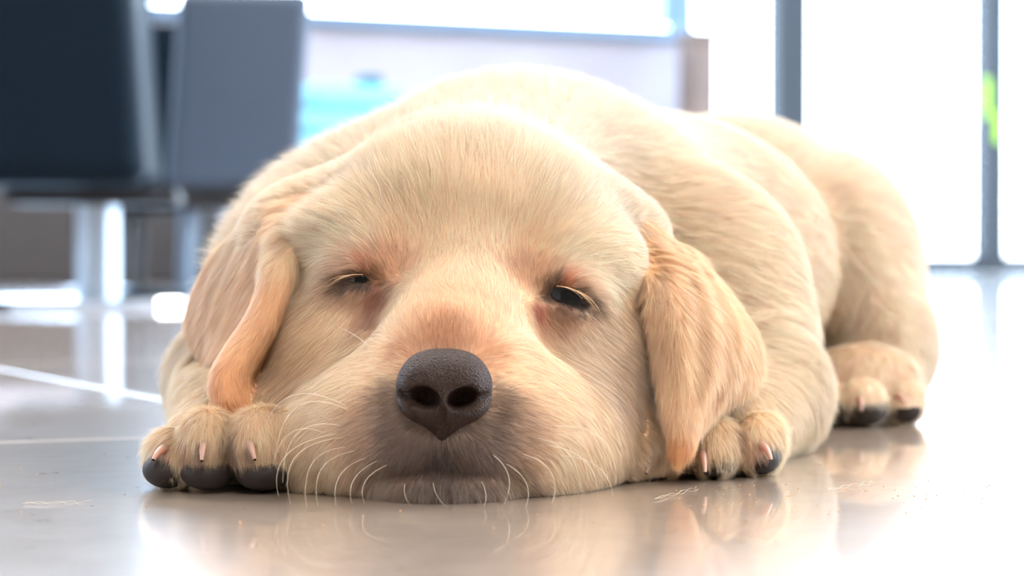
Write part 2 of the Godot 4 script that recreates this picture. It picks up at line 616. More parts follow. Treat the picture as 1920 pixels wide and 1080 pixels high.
	part("bottle_cap", lathe([Vector2(0.017, 0.154), Vector2(0.017, 0.195), Vector2(0.014, 0.2), Vector2(0, 0.2)], 32), mat(Color(0.08, 0.16, 0.2), 0.4), bt)
	var tin := part("small_box", rounded(Vector3(0.05, 0.024, 0.05), 0.006, 3), mat(Color(0.03, 0.36, 0.42), 0.5), self, Transform3D(Basis(Vector3.UP, 0.4), Vector3(-0.31, 0.4405, -5.2)))
	tag(tin, "small dark teal box lying on top of the towel stack", "box")
	# upright brown thing by the glass doors
	var ped := thing("pedestal", "brown grey wooden pedestal standing by the window corner", "pedestal", in_room(-0.083, 0, 0.3))
	var wood := mat(Color(0.56, 0.48, 0.44), 0.7)
	wood.albedo_texture = noise_tex(0.02, [Color(0.8, 0.8, 0.8), Color.WHITE], 9, 256)
	wood.uv1_triplanar = true
	part("shaft", rounded(Vector3(0.09, 0.68, 0.09), 0.008, 2), wood, ped, Transform3D(Basis(), Vector3(0, 0.37, 0)))
	part("foot", rounded(Vector3(0.13, 0.03, 0.13), 0.006, 2), wood, ped, Transform3D(Basis(), Vector3(0, 0.0155, 0)))
	part("top", rounded(Vector3(0.10, 0.03, 0.10), 0.006, 2), wood, ped, Transform3D(Basis(), Vector3(0, 0.725, 0)))
	# planter outside
	var pl := thing("planter", "pale planter standing outside behind the glass doors", "planter", in_room(0.85, 0, -1.0))
	part("pot", lathe([Vector2(0, 0.002), Vector2(0.09, 0.002), Vector2(0.13, 0.38), Vector2(0.12, 0.38), Vector2(0.11, 0.34), Vector2(0, 0.34)], 32), mat(Color(0.62, 0.68, 0.78), 0.7), pl)

func build_crumbs() -> void:
	# specks of crumbs and a few shed hairs on the tiles
	var g := RandomNumberGenerator.new()
	g.seed = 21
	var st := SurfaceTool.new()
	st.begin(Mesh.PRIMITIVE_TRIANGLES)
	for i in 190:
		var z := -g.randf_range(0.56, 0.80)
		var x := g.randf_range(-0.2, 0.2) * -z / 0.65
		if i < 90:
			x = g.randf_range(0.045, 0.13)
			z = -g.randf_range(0.62, 0.70)
		var r := g.randf_range(0.00010, 0.00030)
		var sp := SphereMesh.new()
		sp.radius = r
		sp.height = r * 1.6
		sp.radial_segments = 6
		sp.rings = 3
		st.append_from(sp, 0, Transform3D(Basis(), Vector3(x, r * 0.8 + 0.0003, z)))
	var o := part("crumbs", st.commit(), mat(Color(0.80, 0.64, 0.46), 0.8), self)
	o.set_meta("kind", "stuff")
	tag(o, "tiny tan crumbs scattered on the polished floor around the puppy", "crumbs")
	var strand := mat(Color(0.90, 0.82, 0.72), 0.5)
	var words := ["wavy shed hair lying on the floor below the ear tip", "shed hairs lying on the floor left of the front paw", "pale shed hair lying on the floor right of the paws"]
	var ends := [[Vector3(0.0393, 0.0003, -0.6591), Vector3(0.0532, 0.0002, -0.6871)], [Vector3(-0.1318, 0.0002, -0.6471), Vector3(-0.1148, 0.0002, -0.6491)], [Vector3(0.0907, 0.0001, -0.6851), Vector3(0.1070, 0.0003, -0.7071)]]
	for k in 3:
		var root: Vector3 = ends[k][0]
		root.y = 0.0
		var t := thing("shed_hair", words[k], "hair", Transform3D(Basis(), root), "shed hairs on the floor")
		for j in 2:
			var pts := PackedVector3Array()
			for i in 14:
				var f := i / 13.0
				var p: Vector3 = (ends[k][0] as Vector3).lerp(ends[k][1], f)
				p.y = 0.0005
				p.z += 0.0040 * sin(f * 13.0 + k * 2.0 + j * 2.4) * (0.5 + f)
				pts.append(p - root)
			part("strand", tube(pts, 0.00005, 0.00003, 4), strand, t)


# ---------------------------------------------------------------- the puppy
const HEAD := 0
const EAR_FAR := 1
const EAR_NEAR := 2
const PAW := 3
const TRUNK := 4
const HIND := 5

func puppy_shape() -> Shape:
	var s := Shape.new()
	# trunk, lying back to the right
	s.ball(Vector3(0.014, 0.062, -0.905), Vector3(0.078, 0.060, 0.075), 0.02, TRUNK)
	s.ball(Vector3(0.056, 0.062, -0.985), Vector3(0.075, 0.062, 0.090), 0.03, TRUNK, Vector3(0, -20, 0))
	s.ball(Vector3(0.100, 0.064, -1.095), Vector3(0.068, 0.066, 0.078), 0.02, TRUNK)
	# scruff and neck
	s.capsule(Vector3(-0.0132, 0.0635, -0.7900), Vector3(0.0000, 0.0748, -0.8902), 0.046, 0.055, 0.03, TRUNK)
	s.ball(Vector3(-0.0510, 0.0518, -0.8499), Vector3(0.045, 0.050, 0.050), 0.03, TRUNK)
	# shoulders
	s.ball(Vector3(0.062, 0.050, -0.860), Vector3(0.043, 0.048, 0.045), 0.015, TRUNK)
	# thigh, hock and hind paw
	s.ball(Vector3(0.138, 0.056, -1.050), Vector3(0.040, 0.056, 0.066), 0.012, HIND)
	s.ball(Vector3(0.154, 0.030, -1.010), Vector3(0.023, 0.028, 0.045), 0.012, HIND)
	s.ball(Vector3(0.1411, 0.0158, -0.9643), Vector3(0.0205, 0.0150, 0.024), 0.008, HIND)
	for t in [Vector3(0.1242, 0.0087, -0.9432), Vector3(0.1374, 0.0100, -0.9393), Vector3(0.1544, 0.0093, -0.9513)]:
		s.ball(t, Vector3(0.0088, 0.0090, 0.013), 0.0022, HIND)
	# left of the picture: foreleg and paw
	s.capsule(Vector3(-0.060, 0.055, -0.870), Vector3(-0.092, 0.024, -0.815), 0.036, 0.0215, 0.02, PAW)
	s.capsule(Vector3(-0.092, 0.024, -0.815), Vector3(-0.0858, 0.0138, -0.7213), 0.0210, 0.0150, 0.012, PAW)
	s.ball(Vector3(-0.0826, 0.0133, -0.7073), Vector3(0.0185, 0.0120, 0.019), 0.006, PAW)
	s.ball(Vector3(-0.0972, 0.0090, -0.6912), Vector3(0.0078, 0.0085, 0.013), 0.0022, PAW, Vector3(0, 18, 12))
	s.ball(Vector3(-0.0869, 0.0135, -0.6853), Vector3(0.0078, 0.0100, 0.013), 0.0022, PAW)
	s.ball(Vector3(-0.0727, 0.0136, -0.6833), Vector3(0.0082, 0.0102, 0.013), 0.0022, PAW)
	s.ball(Vector3(-0.0622, 0.0086, -0.6922), Vector3(0.0080, 0.0085, 0.012), 0.0022, PAW)
	# right of the picture: foreleg and paw
	s.capsule(Vector3(0.080, 0.030, -0.855), Vector3(0.085, 0.020, -0.820), 0.026, 0.0205, 0.015, PAW)
	s.capsule(Vector3(0.085, 0.020, -0.820), Vector3(0.0643, 0.0116, -0.7513), 0.0205, 0.0160, 0.012, PAW)
	s.ball(Vector3(0.0603, 0.0105, -0.7432), Vector3(0.0195, 0.0115, 0.018), 0.006, PAW)
	s.ball(Vector3(0.0351, 0.0047, -0.7342), Vector3(0.0080, 0.0085, 0.012), 0.0022, PAW)
	s.ball(Vector3(0.0449, 0.0076, -0.7262), Vector3(0.0080, 0.0088, 0.013), 0.0022, PAW)
	s.ball(Vector3(0.0604, 0.0094, -0.7242), Vector3(0.0082, 0.0095, 0.013), 0.0022, PAW)
	s.ball(Vector3(0.0753, 0.0096, -0.7322), Vector3(0.0075, 0.0098, 0.013), 0.0022, PAW, Vector3(0, -18, -8))
	# skull
	s.ball(Vector3(-0.0128, 0.0619, -0.7680), Vector3(0.0540, 0.0405, 0.058), 0.02, HEAD, Vector3(0, 0, -4))
	s.ball(Vector3(-0.0103, 0.0823, -0.7453), Vector3(0.038, 0.0215, 0.036), 0.02, HEAD, Vector3(0, 0, -4))
	s.ball(Vector3(-0.0657, 0.0730, -0.7682), Vector3(0.020, 0.017, 0.026), 0.02, HEAD)
	s.ball(Vector3(0.0326, 0.0679, -0.7721), Vector3(0.017, 0.016, 0.024), 0.02, HEAD)
	# cheeks and jaw
	s.ball(Vector3(-0.0495, 0.0338, -0.7306), Vector3(0.0255, 0.033, 0.033), 0.018, HEAD)
	s.ball(Vector3(0.0175, 0.0322, -0.7306), Vector3(0.0255, 0.033, 0.033), 0.018, HEAD)
	s.ball(Vector3(-0.0411, 0.0094, -0.7112), Vector3(0.0210, 0.0170, 0.032), 0.016, HEAD)
	s.ball(Vector3(0.0111, 0.0109, -0.7113), Vector3(0.0245, 0.0180, 0.032), 0.016, HEAD)
	s.ball(Vector3(-0.0180, 0.0034, -0.7341), Vector3(0.040, 0.018, 0.045), 0.014, HEAD)
	# brows
	s.ball(Vector3(-0.0462, 0.0735, -0.7222), Vector3(0.018, 0.0115, 0.016), 0.012, HEAD, Vector3(0, 0, 12))
	s.ball(Vector3(0.0209, 0.0687, -0.7241), Vector3(0.018, 0.0115, 0.016), 0.012, HEAD, Vector3(0, 0, -16))
	# lids over the eyes
	s.ball(Vector3(-0.0449, 0.0597, -0.7110), Vector3(0.0118, 0.0105, 0.0114), 0.007, HEAD)
	s.ball(Vector3(0.0158, 0.0545, -0.7109), Vector3(0.0118, 0.0108, 0.0114), 0.007, HEAD)
	# muzzle
	s.capsule(Vector3(-0.0140, 0.0543, -0.7179), Vector3(-0.0174, 0.0354, -0.6796), 0.0200, 0.0220, 0.010, HEAD)
	s.ball(Vector3(-0.0184, 0.0227, -0.6774), Vector3(0.0265, 0.0205, 0.026), 0.010, HEAD)
	s.ball(Vector3(-0.0402, 0.0164, -0.6813), Vector3(0.0205, 0.0190, 0.024), 0.016, HEAD, Vector3(0, 20, 0))
	s.ball(Vector3(0.0023, 0.0164, -0.6813), Vector3(0.0205, 0.0190, 0.024), 0.018, HEAD, Vector3(0, -20, 0))
	s.ball(Vector3(-0.0272, 0.0155, -0.6603), Vector3(0.0105, 0.0095, 0.012), 0.006, HEAD)
	s.ball(Vector3(-0.0118, 0.0155, -0.6603), Vector3(0.0105, 0.0095, 0.012), 0.006, HEAD)
	# chin
	s.ball(Vector3(-0.0189, 0.0023, -0.6651), Vector3(0.0200, 0.0072, 0.0165), 0.004, HEAD)
	# ears
	s.sheet([
		[Vector3(0.0400, 0.0712, -0.7501), Vector3(0.0472, 0.0701, -0.7581), Vector3(0.0579, 0.0653, -0.7780)],
		[Vector3(0.0410, 0.0622, -0.7270), Vector3(0.0530, 0.0597, -0.7340), Vector3(0.0671, 0.0543, -0.7639)],
		[Vector3(0.0422, 0.0512, -0.7138), Vector3(0.0565, 0.0480, -0.7158), Vector3(0.0744, 0.0412, -0.7517)],
		[Vector3(0.0437, 0.0388, -0.7077), Vector3(0.0570, 0.0356, -0.7086), Vector3(0.0737, 0.0301, -0.7395)],
		[Vector3(0.0453, 0.0268, -0.7025), Vector3(0.0537, 0.0255, -0.7035), Vector3(0.0618, 0.0236, -0.7194)],
		[Vector3(0.0470, 0.0189, -0.6994), Vector3(0.0502, 0.0178, -0.6993), Vector3(0.0533, 0.0167, -0.7043)],
		[Vector3(0.0485, 0.0109, -0.6982), Vector3(0.0489, 0.0106, -0.6982), Vector3(0.0496, 0.0108, -0.6992)]], 0.0022, 0.0016, EAR_NEAR)
	s.sheet([
		[Vector3(-0.0799, 0.0764, -0.7652), Vector3(-0.0719, 0.0796, -0.7522), Vector3(-0.0629, 0.0785, -0.7352)],
		[Vector3(-0.0913, 0.0674, -0.7751), Vector3(-0.0807, 0.0687, -0.7571), Vector3(-0.0696, 0.0687, -0.7371)],
		[Vector3(-0.0991, 0.0558, -0.7799), Vector3(-0.0865, 0.0569, -0.7599), Vector3(-0.0740, 0.0589, -0.7399)],
		[Vector3(-0.1016, 0.0462, -0.7798), Vector3(-0.0898, 0.0468, -0.7598), Vector3(-0.0781, 0.0490, -0.7398)],
		[Vector3(-0.0985, 0.0391, -0.7747), Vector3(-0.0900, 0.0401, -0.7567), Vector3(-0.0822, 0.0408, -0.7397)],
		[Vector3(-0.0938, 0.0351, -0.7646), Vector3(-0.0906, 0.0352, -0.7546), Vector3(-0.0866, 0.0358, -0.7416)]], 0.0032, 0.0018, EAR_FAR)
	s.sheet([
		[Vector3(-0.0706, 0.0761, -0.7352), Vector3(-0.0673, 0.0762, -0.7312), Vector3(-0.0637, 0.0758, -0.7282)],
		[Vector3(-0.0714, 0.0679, -0.7241), Vector3(-0.0683, 0.0681, -0.7186), Vector3(-0.0655, 0.0674, -0.7186)],
		[Vector3(-0.0734, 0.0599, -0.7180), Vector3(-0.0699, 0.0600, -0.7115), Vector3(-0.0670, 0.0595, -0.7130)],
		[Vector3(-0.0766, 0.0500, -0.7138), Vector3(-0.0728, 0.0495, -0.7063), Vector3(-0.0701, 0.0488, -0.7098)],
		[Vector3(-0.0820, 0.0410, -0.7107), Vector3(-0.0778, 0.0406, -0.7017), Vector3(-0.0747, 0.0394, -0.7117)],
		[Vector3(-0.0858, 0.0334, -0.7056), Vector3(-0.0818, 0.0327, -0.6966), Vector3(-0.0780, 0.0337, -0.7156)],
		[Vector3(-0.0856, 0.0273, -0.7015), Vector3(-0.0822, 0.0267, -0.6935), Vector3(-0.0798, 0.0271, -0.7065)],
		[Vector3(-0.0810, 0.0231, -0.6964), Vector3(-0.0795, 0.0228, -0.6944), Vector3(-0.0786, 0.0231, -0.6974)]], 0.0020, 0.0016, EAR_FAR)
	# openings: eye slits, lip line, toe clefts
	var slit := [Vector3(0.0081, 0.0553, -0.7019), Vector3(0.0115, 0.0562, -0.7004), Vector3(0.0156, 0.0559, -0.6999), Vector3(0.0196, 0.0544, -0.7007), Vector3(0.0231, 0.0524, -0.7024)]
	var gape := [0.0008, 0.0026, 0.0031, 0.0026, 0.0009]
	for i in 4:
		s.capsule(slit[i], slit[i + 1], gape[i], gape[i + 1], 0.0015, HEAD, true)
	var shut := [Vector3(-0.0506, 0.0587, -0.7024), Vector3(-0.0467, 0.0600, -0.7003), Vector3(-0.0420, 0.0604, -0.7000), Vector3(-0.0381, 0.0589, -0.7021)]
	for i in 3:
		s.capsule(shut[i], shut[i + 1], [0.0006, 0.0016, 0.0023][i], [0.0016, 0.0023, 0.0010][i], 0.0015, HEAD, true)
	var lip := [Vector3(-0.0378, 0.0052, -0.6542), Vector3(-0.0289, 0.0075, -0.6492), Vector3(-0.0193, 0.0090, -0.6477), Vector3(-0.0098, 0.0078, -0.6492), Vector3(0.0000, 0.0058, -0.6542)]
	for i in 4:
		s.capsule(lip[i], lip[i + 1], 0.0016, 0.0016, 0.002, HEAD, true)
	s.capsule(Vector3(-0.0190, 0.0169, -0.6463), Vector3(-0.0193, 0.0090, -0.6472), 0.0010, 0.0010, 0.0015, HEAD, true)
	return s

func nose_shape() -> Shape:
	var s := Shape.new()
	s.floor_cut = false
	s.ball(Vector3(-0.0186, 0.0302, -0.6525), Vector3(0.0110, 0.0098, 0.0100), 0.004, 0)
	s.ball(Vector3(-0.0239, 0.0321, -0.6516), Vector3(0.0074, 0.0078, 0.0090), 0.004, 0)
	s.ball(Vector3(-0.0128, 0.0321, -0.6516), Vector3(0.0074, 0.0078, 0.0090), 0.004, 0)
	s.ball(Vector3(-0.0186, 0.0365, -0.6576), Vector3(0.0090, 0.0048, 0.0090), 0.005, 0)
	s.capsule(Vector3(-0.0185, 0.0253, -0.6500), Vector3(-0.0189, 0.0183, -0.6499), 0.0068, 0.0016, 0.005, 0)
	s.ball(Vector3(-0.0260, 0.0261, -0.6485), Vector3(0.0048, 0.0030, 0.0050), 0.003, 0, Vector3(0, 0, -28))
	s.ball(Vector3(-0.0108, 0.0261, -0.6485), Vector3(0.0048, 0.0030, 0.0050), 0.003, 0, Vector3(0, 0, 28))
	# nostrils with the side slits, and the groove below
	s.ball(Vector3(-0.0233, 0.0292, -0.6430), Vector3(0.0042, 0.0030, 0.0080), 0.0012, 0, Vector3(0, 0, -22), true)
	s.capsule(Vector3(-0.0250, 0.0283, -0.6425), Vector3(-0.0302, 0.0300, -0.6475), 0.0018, 0.0011, 0.0012, 0, true)
	s.ball(Vector3(-0.0134, 0.0289, -0.6430), Vector3(0.0044, 0.0030, 0.0080), 0.0012, 0, Vector3(0, 0, 22), true)
	s.capsule(Vector3(-0.0114, 0.0276, -0.6425), Vector3(-0.0060, 0.0293, -0.6475), 0.0019, 0.0012, 0.0012, 0, true)
	s.capsule(Vector3(-0.0187, 0.0263, -0.6425), Vector3(-0.0190, 0.0165, -0.6473), 0.0009, 0.0013, 0.0008, 0, true)
	return s

# coat colour patches, with shade painted into the toe clefts: middle, reach, colour (real-world linear values), strength
var patches := []

func lin(r: int, g: int, b: int) -> Color:
	return Color(r / 255.0, g / 255.0, b / 255.0).srgb_to_linear()

func pigment_and_shade() -> void:
	patches = [
		# paler brows, cheeks, chest
		[Vector3(-0.0502, 0.0703, -0.7055), 0.016, lin(253, 240, 222), 0.6, HEAD],
		[Vector3(0.0252, 0.0655, -0.7074), 0.020, lin(253, 242, 224), 0.7, HEAD],
		[Vector3(0.0264, 0.0360, -0.6995), 0.026, lin(232, 216, 196), 0.85, HEAD],
		[Vector3(-0.0468, 0.0484, -0.7014), 0.014, lin(248, 230, 208), 0.6, HEAD],
		# golden bridge
		[Vector3(-0.0133, 0.0509, -0.6650), 0.024, lin(243, 202, 156), 0.65, HEAD],
		[Vector3(-0.0626, 0.0421, -0.7040), 0.022, lin(248, 214, 170), 0.5, HEAD],
		# rust patch over the nose
		[Vector3(-0.0183, 0.0437, -0.6590), 0.0115, lin(186, 122, 78), 0.7, HEAD],
		[Vector3(-0.0294, 0.0407, -0.6605), 0.0080, lin(206, 150, 104), 0.5, HEAD],
		[Vector3(-0.0073, 0.0408, -0.6594), 0.0080, lin(206, 150, 104), 0.5, HEAD],
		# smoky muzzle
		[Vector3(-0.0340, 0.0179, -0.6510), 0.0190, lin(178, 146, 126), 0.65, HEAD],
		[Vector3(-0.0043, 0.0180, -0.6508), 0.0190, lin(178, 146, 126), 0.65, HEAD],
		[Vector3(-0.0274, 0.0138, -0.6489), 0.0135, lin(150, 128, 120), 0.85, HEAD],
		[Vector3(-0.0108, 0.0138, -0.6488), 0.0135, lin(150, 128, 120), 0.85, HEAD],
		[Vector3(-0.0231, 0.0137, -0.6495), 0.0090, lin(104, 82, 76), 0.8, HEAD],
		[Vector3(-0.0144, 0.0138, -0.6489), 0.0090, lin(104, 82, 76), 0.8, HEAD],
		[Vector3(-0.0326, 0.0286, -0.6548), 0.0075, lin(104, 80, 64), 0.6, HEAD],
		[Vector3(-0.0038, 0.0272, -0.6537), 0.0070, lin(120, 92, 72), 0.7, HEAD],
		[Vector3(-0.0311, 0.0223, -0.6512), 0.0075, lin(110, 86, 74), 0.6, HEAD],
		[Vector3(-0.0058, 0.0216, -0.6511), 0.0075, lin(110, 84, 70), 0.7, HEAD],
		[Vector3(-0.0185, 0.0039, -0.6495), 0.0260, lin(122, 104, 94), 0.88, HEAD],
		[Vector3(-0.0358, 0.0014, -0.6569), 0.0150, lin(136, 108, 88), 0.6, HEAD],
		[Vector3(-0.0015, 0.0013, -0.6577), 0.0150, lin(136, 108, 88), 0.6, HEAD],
		[Vector3(-0.0194, 0.0080, -0.6522), 0.0080, lin(70, 52, 46), 0.8, HEAD],
		[Vector3(-0.0190, 0.0150, -0.6483), 0.0034, lin(52, 40, 38), 0.85, HEAD],
		[Vector3(-0.0192, 0.0127, -0.6483), 0.0034, lin(52, 40, 38), 0.85, HEAD],
		[Vector3(-0.0193, 0.0105, -0.6487), 0.0034, lin(52, 40, 38), 0.85, HEAD],
		# dark rims and red corners of the eyes
		[Vector3(0.0160, 0.0546, -0.7037), 0.0120, lin(190, 146, 112), 0.6, HEAD],
		[Vector3(0.0097, 0.0562, -0.7033), 0.0060, lin(92, 66, 54), 0.8, HEAD],
		[Vector3(0.0125, 0.0577, -0.7032), 0.0045, lin(84, 58, 46), 0.75, HEAD],
		[Vector3(0.0140, 0.0525, -0.7003), 0.0056, lin(110, 84, 74), 0.8, HEAD],
		[Vector3(0.0181, 0.0516, -0.7002), 0.0048, lin(116, 88, 76), 0.7, HEAD],
		[Vector3(0.0228, 0.0521, -0.7036), 0.0044, lin(124, 88, 66), 0.7, HEAD],
		[Vector3(0.0100, 0.0556, -0.7034), 0.0052, lin(36, 28, 26), 0.95, HEAD],
		[Vector3(0.0128, 0.0555, -0.7037), 0.0056, lin(36, 28, 26), 0.95, HEAD],
		[Vector3(0.0163, 0.0549, -0.7038), 0.0056, lin(36, 28, 26), 0.95, HEAD],
		[Vector3(0.0200, 0.0535, -0.7040), 0.0052, lin(36, 28, 26), 0.95, HEAD],
		[Vector3(-0.0481, 0.0593, -0.7028), 0.0044, lin(48, 36, 33), 0.9, HEAD],
		[Vector3(-0.0450, 0.0598, -0.7026), 0.0054, lin(40, 30, 28), 0.92, HEAD],
		[Vector3(-0.0419, 0.0599, -0.7032), 0.0064, lin(32, 25, 24), 0.95, HEAD],
		[Vector3(-0.0394, 0.0593, -0.7032), 0.0056, lin(40, 30, 28), 0.92, HEAD],
		[Vector3(0.0133, 0.0576, -0.7032), 0.0030, lin(40, 30, 27), 0.9, HEAD],
		[Vector3(0.0169, 0.0570, -0.7035), 0.0028, lin(60, 42, 34), 0.8, HEAD],
		[Vector3(0.0125, 0.0537, -0.7024), 0.0034, lin(34, 26, 25), 0.95, HEAD],
		[Vector3(0.0165, 0.0528, -0.7023), 0.0034, lin(34, 26, 25), 0.95, HEAD],
		[Vector3(0.0206, 0.0521, -0.7031), 0.0036, lin(36, 27, 25), 0.95, HEAD],
		[Vector3(0.0125, 0.0477, -0.7003), 0.0085, lin(186, 142, 112), 0.5, HEAD],
		[Vector3(0.0071, 0.0510, -0.6991), 0.0042, lin(190, 110, 92), 0.8, HEAD],
		[Vector3(0.0156, 0.0596, -0.7014), 0.0036, lin(226, 146, 108), 0.6, HEAD],
		[Vector3(0.0047, 0.0616, -0.7035), 0.0100, lin(212, 164, 120), 0.6, HEAD],
		[Vector3(-0.0450, 0.0603, -0.7026), 0.0120, lin(190, 146, 112), 0.6, HEAD],
		[Vector3(-0.0419, 0.0599, -0.7032), 0.0056, lin(44, 32, 30), 0.9, HEAD],
		[Vector3(-0.0456, 0.0592, -0.7024), 0.0046, lin(72, 54, 48), 0.8, HEAD],
		[Vector3(-0.0492, 0.0587, -0.7029), 0.0040, lin(92, 68, 56), 0.75, HEAD],
		[Vector3(-0.0388, 0.0590, -0.7034), 0.0060, lin(92, 62, 52), 0.8, HEAD],
		[Vector3(-0.0366, 0.0570, -0.7003), 0.0060, lin(150, 104, 84), 0.6, HEAD],
		[Vector3(-0.0396, 0.0543, -0.7009), 0.0046, lin(176, 108, 90), 0.7, HEAD],
		[Vector3(-0.0421, 0.0484, -0.7017), 0.0060, lin(176, 122, 94), 0.6, HEAD],
		[Vector3(-0.0430, 0.0646, -0.7013), 0.0036, lin(222, 150, 122), 0.5, HEAD],
		[Vector3(-0.0352, 0.0643, -0.7037), 0.0100, lin(208, 156, 112), 0.6, HEAD],
		# paler upper forelegs
		[Vector3(0.088, 0.030, -0.835), 0.0600, lin(253, 232, 206), 0.95, PAW],
		[Vector3(-0.095, 0.035, -0.830), 0.0600, lin(253, 232, 206), 0.9, PAW],
		# brown hair between the toes, deepened with painted cleft shade
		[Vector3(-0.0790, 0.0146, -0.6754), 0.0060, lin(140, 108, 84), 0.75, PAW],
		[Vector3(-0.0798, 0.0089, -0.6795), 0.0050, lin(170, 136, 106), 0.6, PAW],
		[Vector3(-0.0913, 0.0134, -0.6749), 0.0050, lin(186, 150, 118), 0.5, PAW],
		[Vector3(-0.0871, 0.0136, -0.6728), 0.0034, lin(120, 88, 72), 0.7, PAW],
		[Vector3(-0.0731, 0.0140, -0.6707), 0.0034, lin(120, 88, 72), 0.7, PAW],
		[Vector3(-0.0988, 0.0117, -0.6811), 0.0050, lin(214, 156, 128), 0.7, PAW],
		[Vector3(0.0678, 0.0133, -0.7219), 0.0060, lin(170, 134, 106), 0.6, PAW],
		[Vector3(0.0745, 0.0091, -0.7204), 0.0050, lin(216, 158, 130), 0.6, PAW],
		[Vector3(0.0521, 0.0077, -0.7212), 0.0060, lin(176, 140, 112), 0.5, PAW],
		# ears
		[Vector3(0.0495, 0.0099, -0.6947), 0.012, lin(236, 178, 112), 0.7, EAR_NEAR],
		[Vector3(0.0720, 0.0409, -0.7365), 0.024, lin(248, 214, 168), 0.5, EAR_NEAR],
		[Vector3(0.0439, 0.0687, -0.7310), 0.012, lin(244, 206, 156), 0.5, EAR_NEAR],
		[Vector3(-0.0814, 0.0303, -0.6908), 0.014, lin(240, 192, 142), 0.6, EAR_FAR],
		[Vector3(-0.0678, 0.0687, -0.7181), 0.0180, lin(254, 228, 196), 0.9, EAR_FAR],
		[Vector3(-0.0828, 0.0721, -0.7601), 0.0240, lin(253, 226, 192), 0.8, EAR_FAR],
		[Vector3(-0.0861, 0.0505, -0.7445), 0.030, lin(246, 206, 154), 0.6, EAR_FAR],
	]

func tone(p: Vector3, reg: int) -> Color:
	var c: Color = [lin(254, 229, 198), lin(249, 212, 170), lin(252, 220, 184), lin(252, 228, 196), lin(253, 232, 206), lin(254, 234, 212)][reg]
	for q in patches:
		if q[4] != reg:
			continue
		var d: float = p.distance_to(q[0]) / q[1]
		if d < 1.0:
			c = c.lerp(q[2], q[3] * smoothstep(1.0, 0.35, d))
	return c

# how the coat lies: place, direction, lift, length
var lay := {}

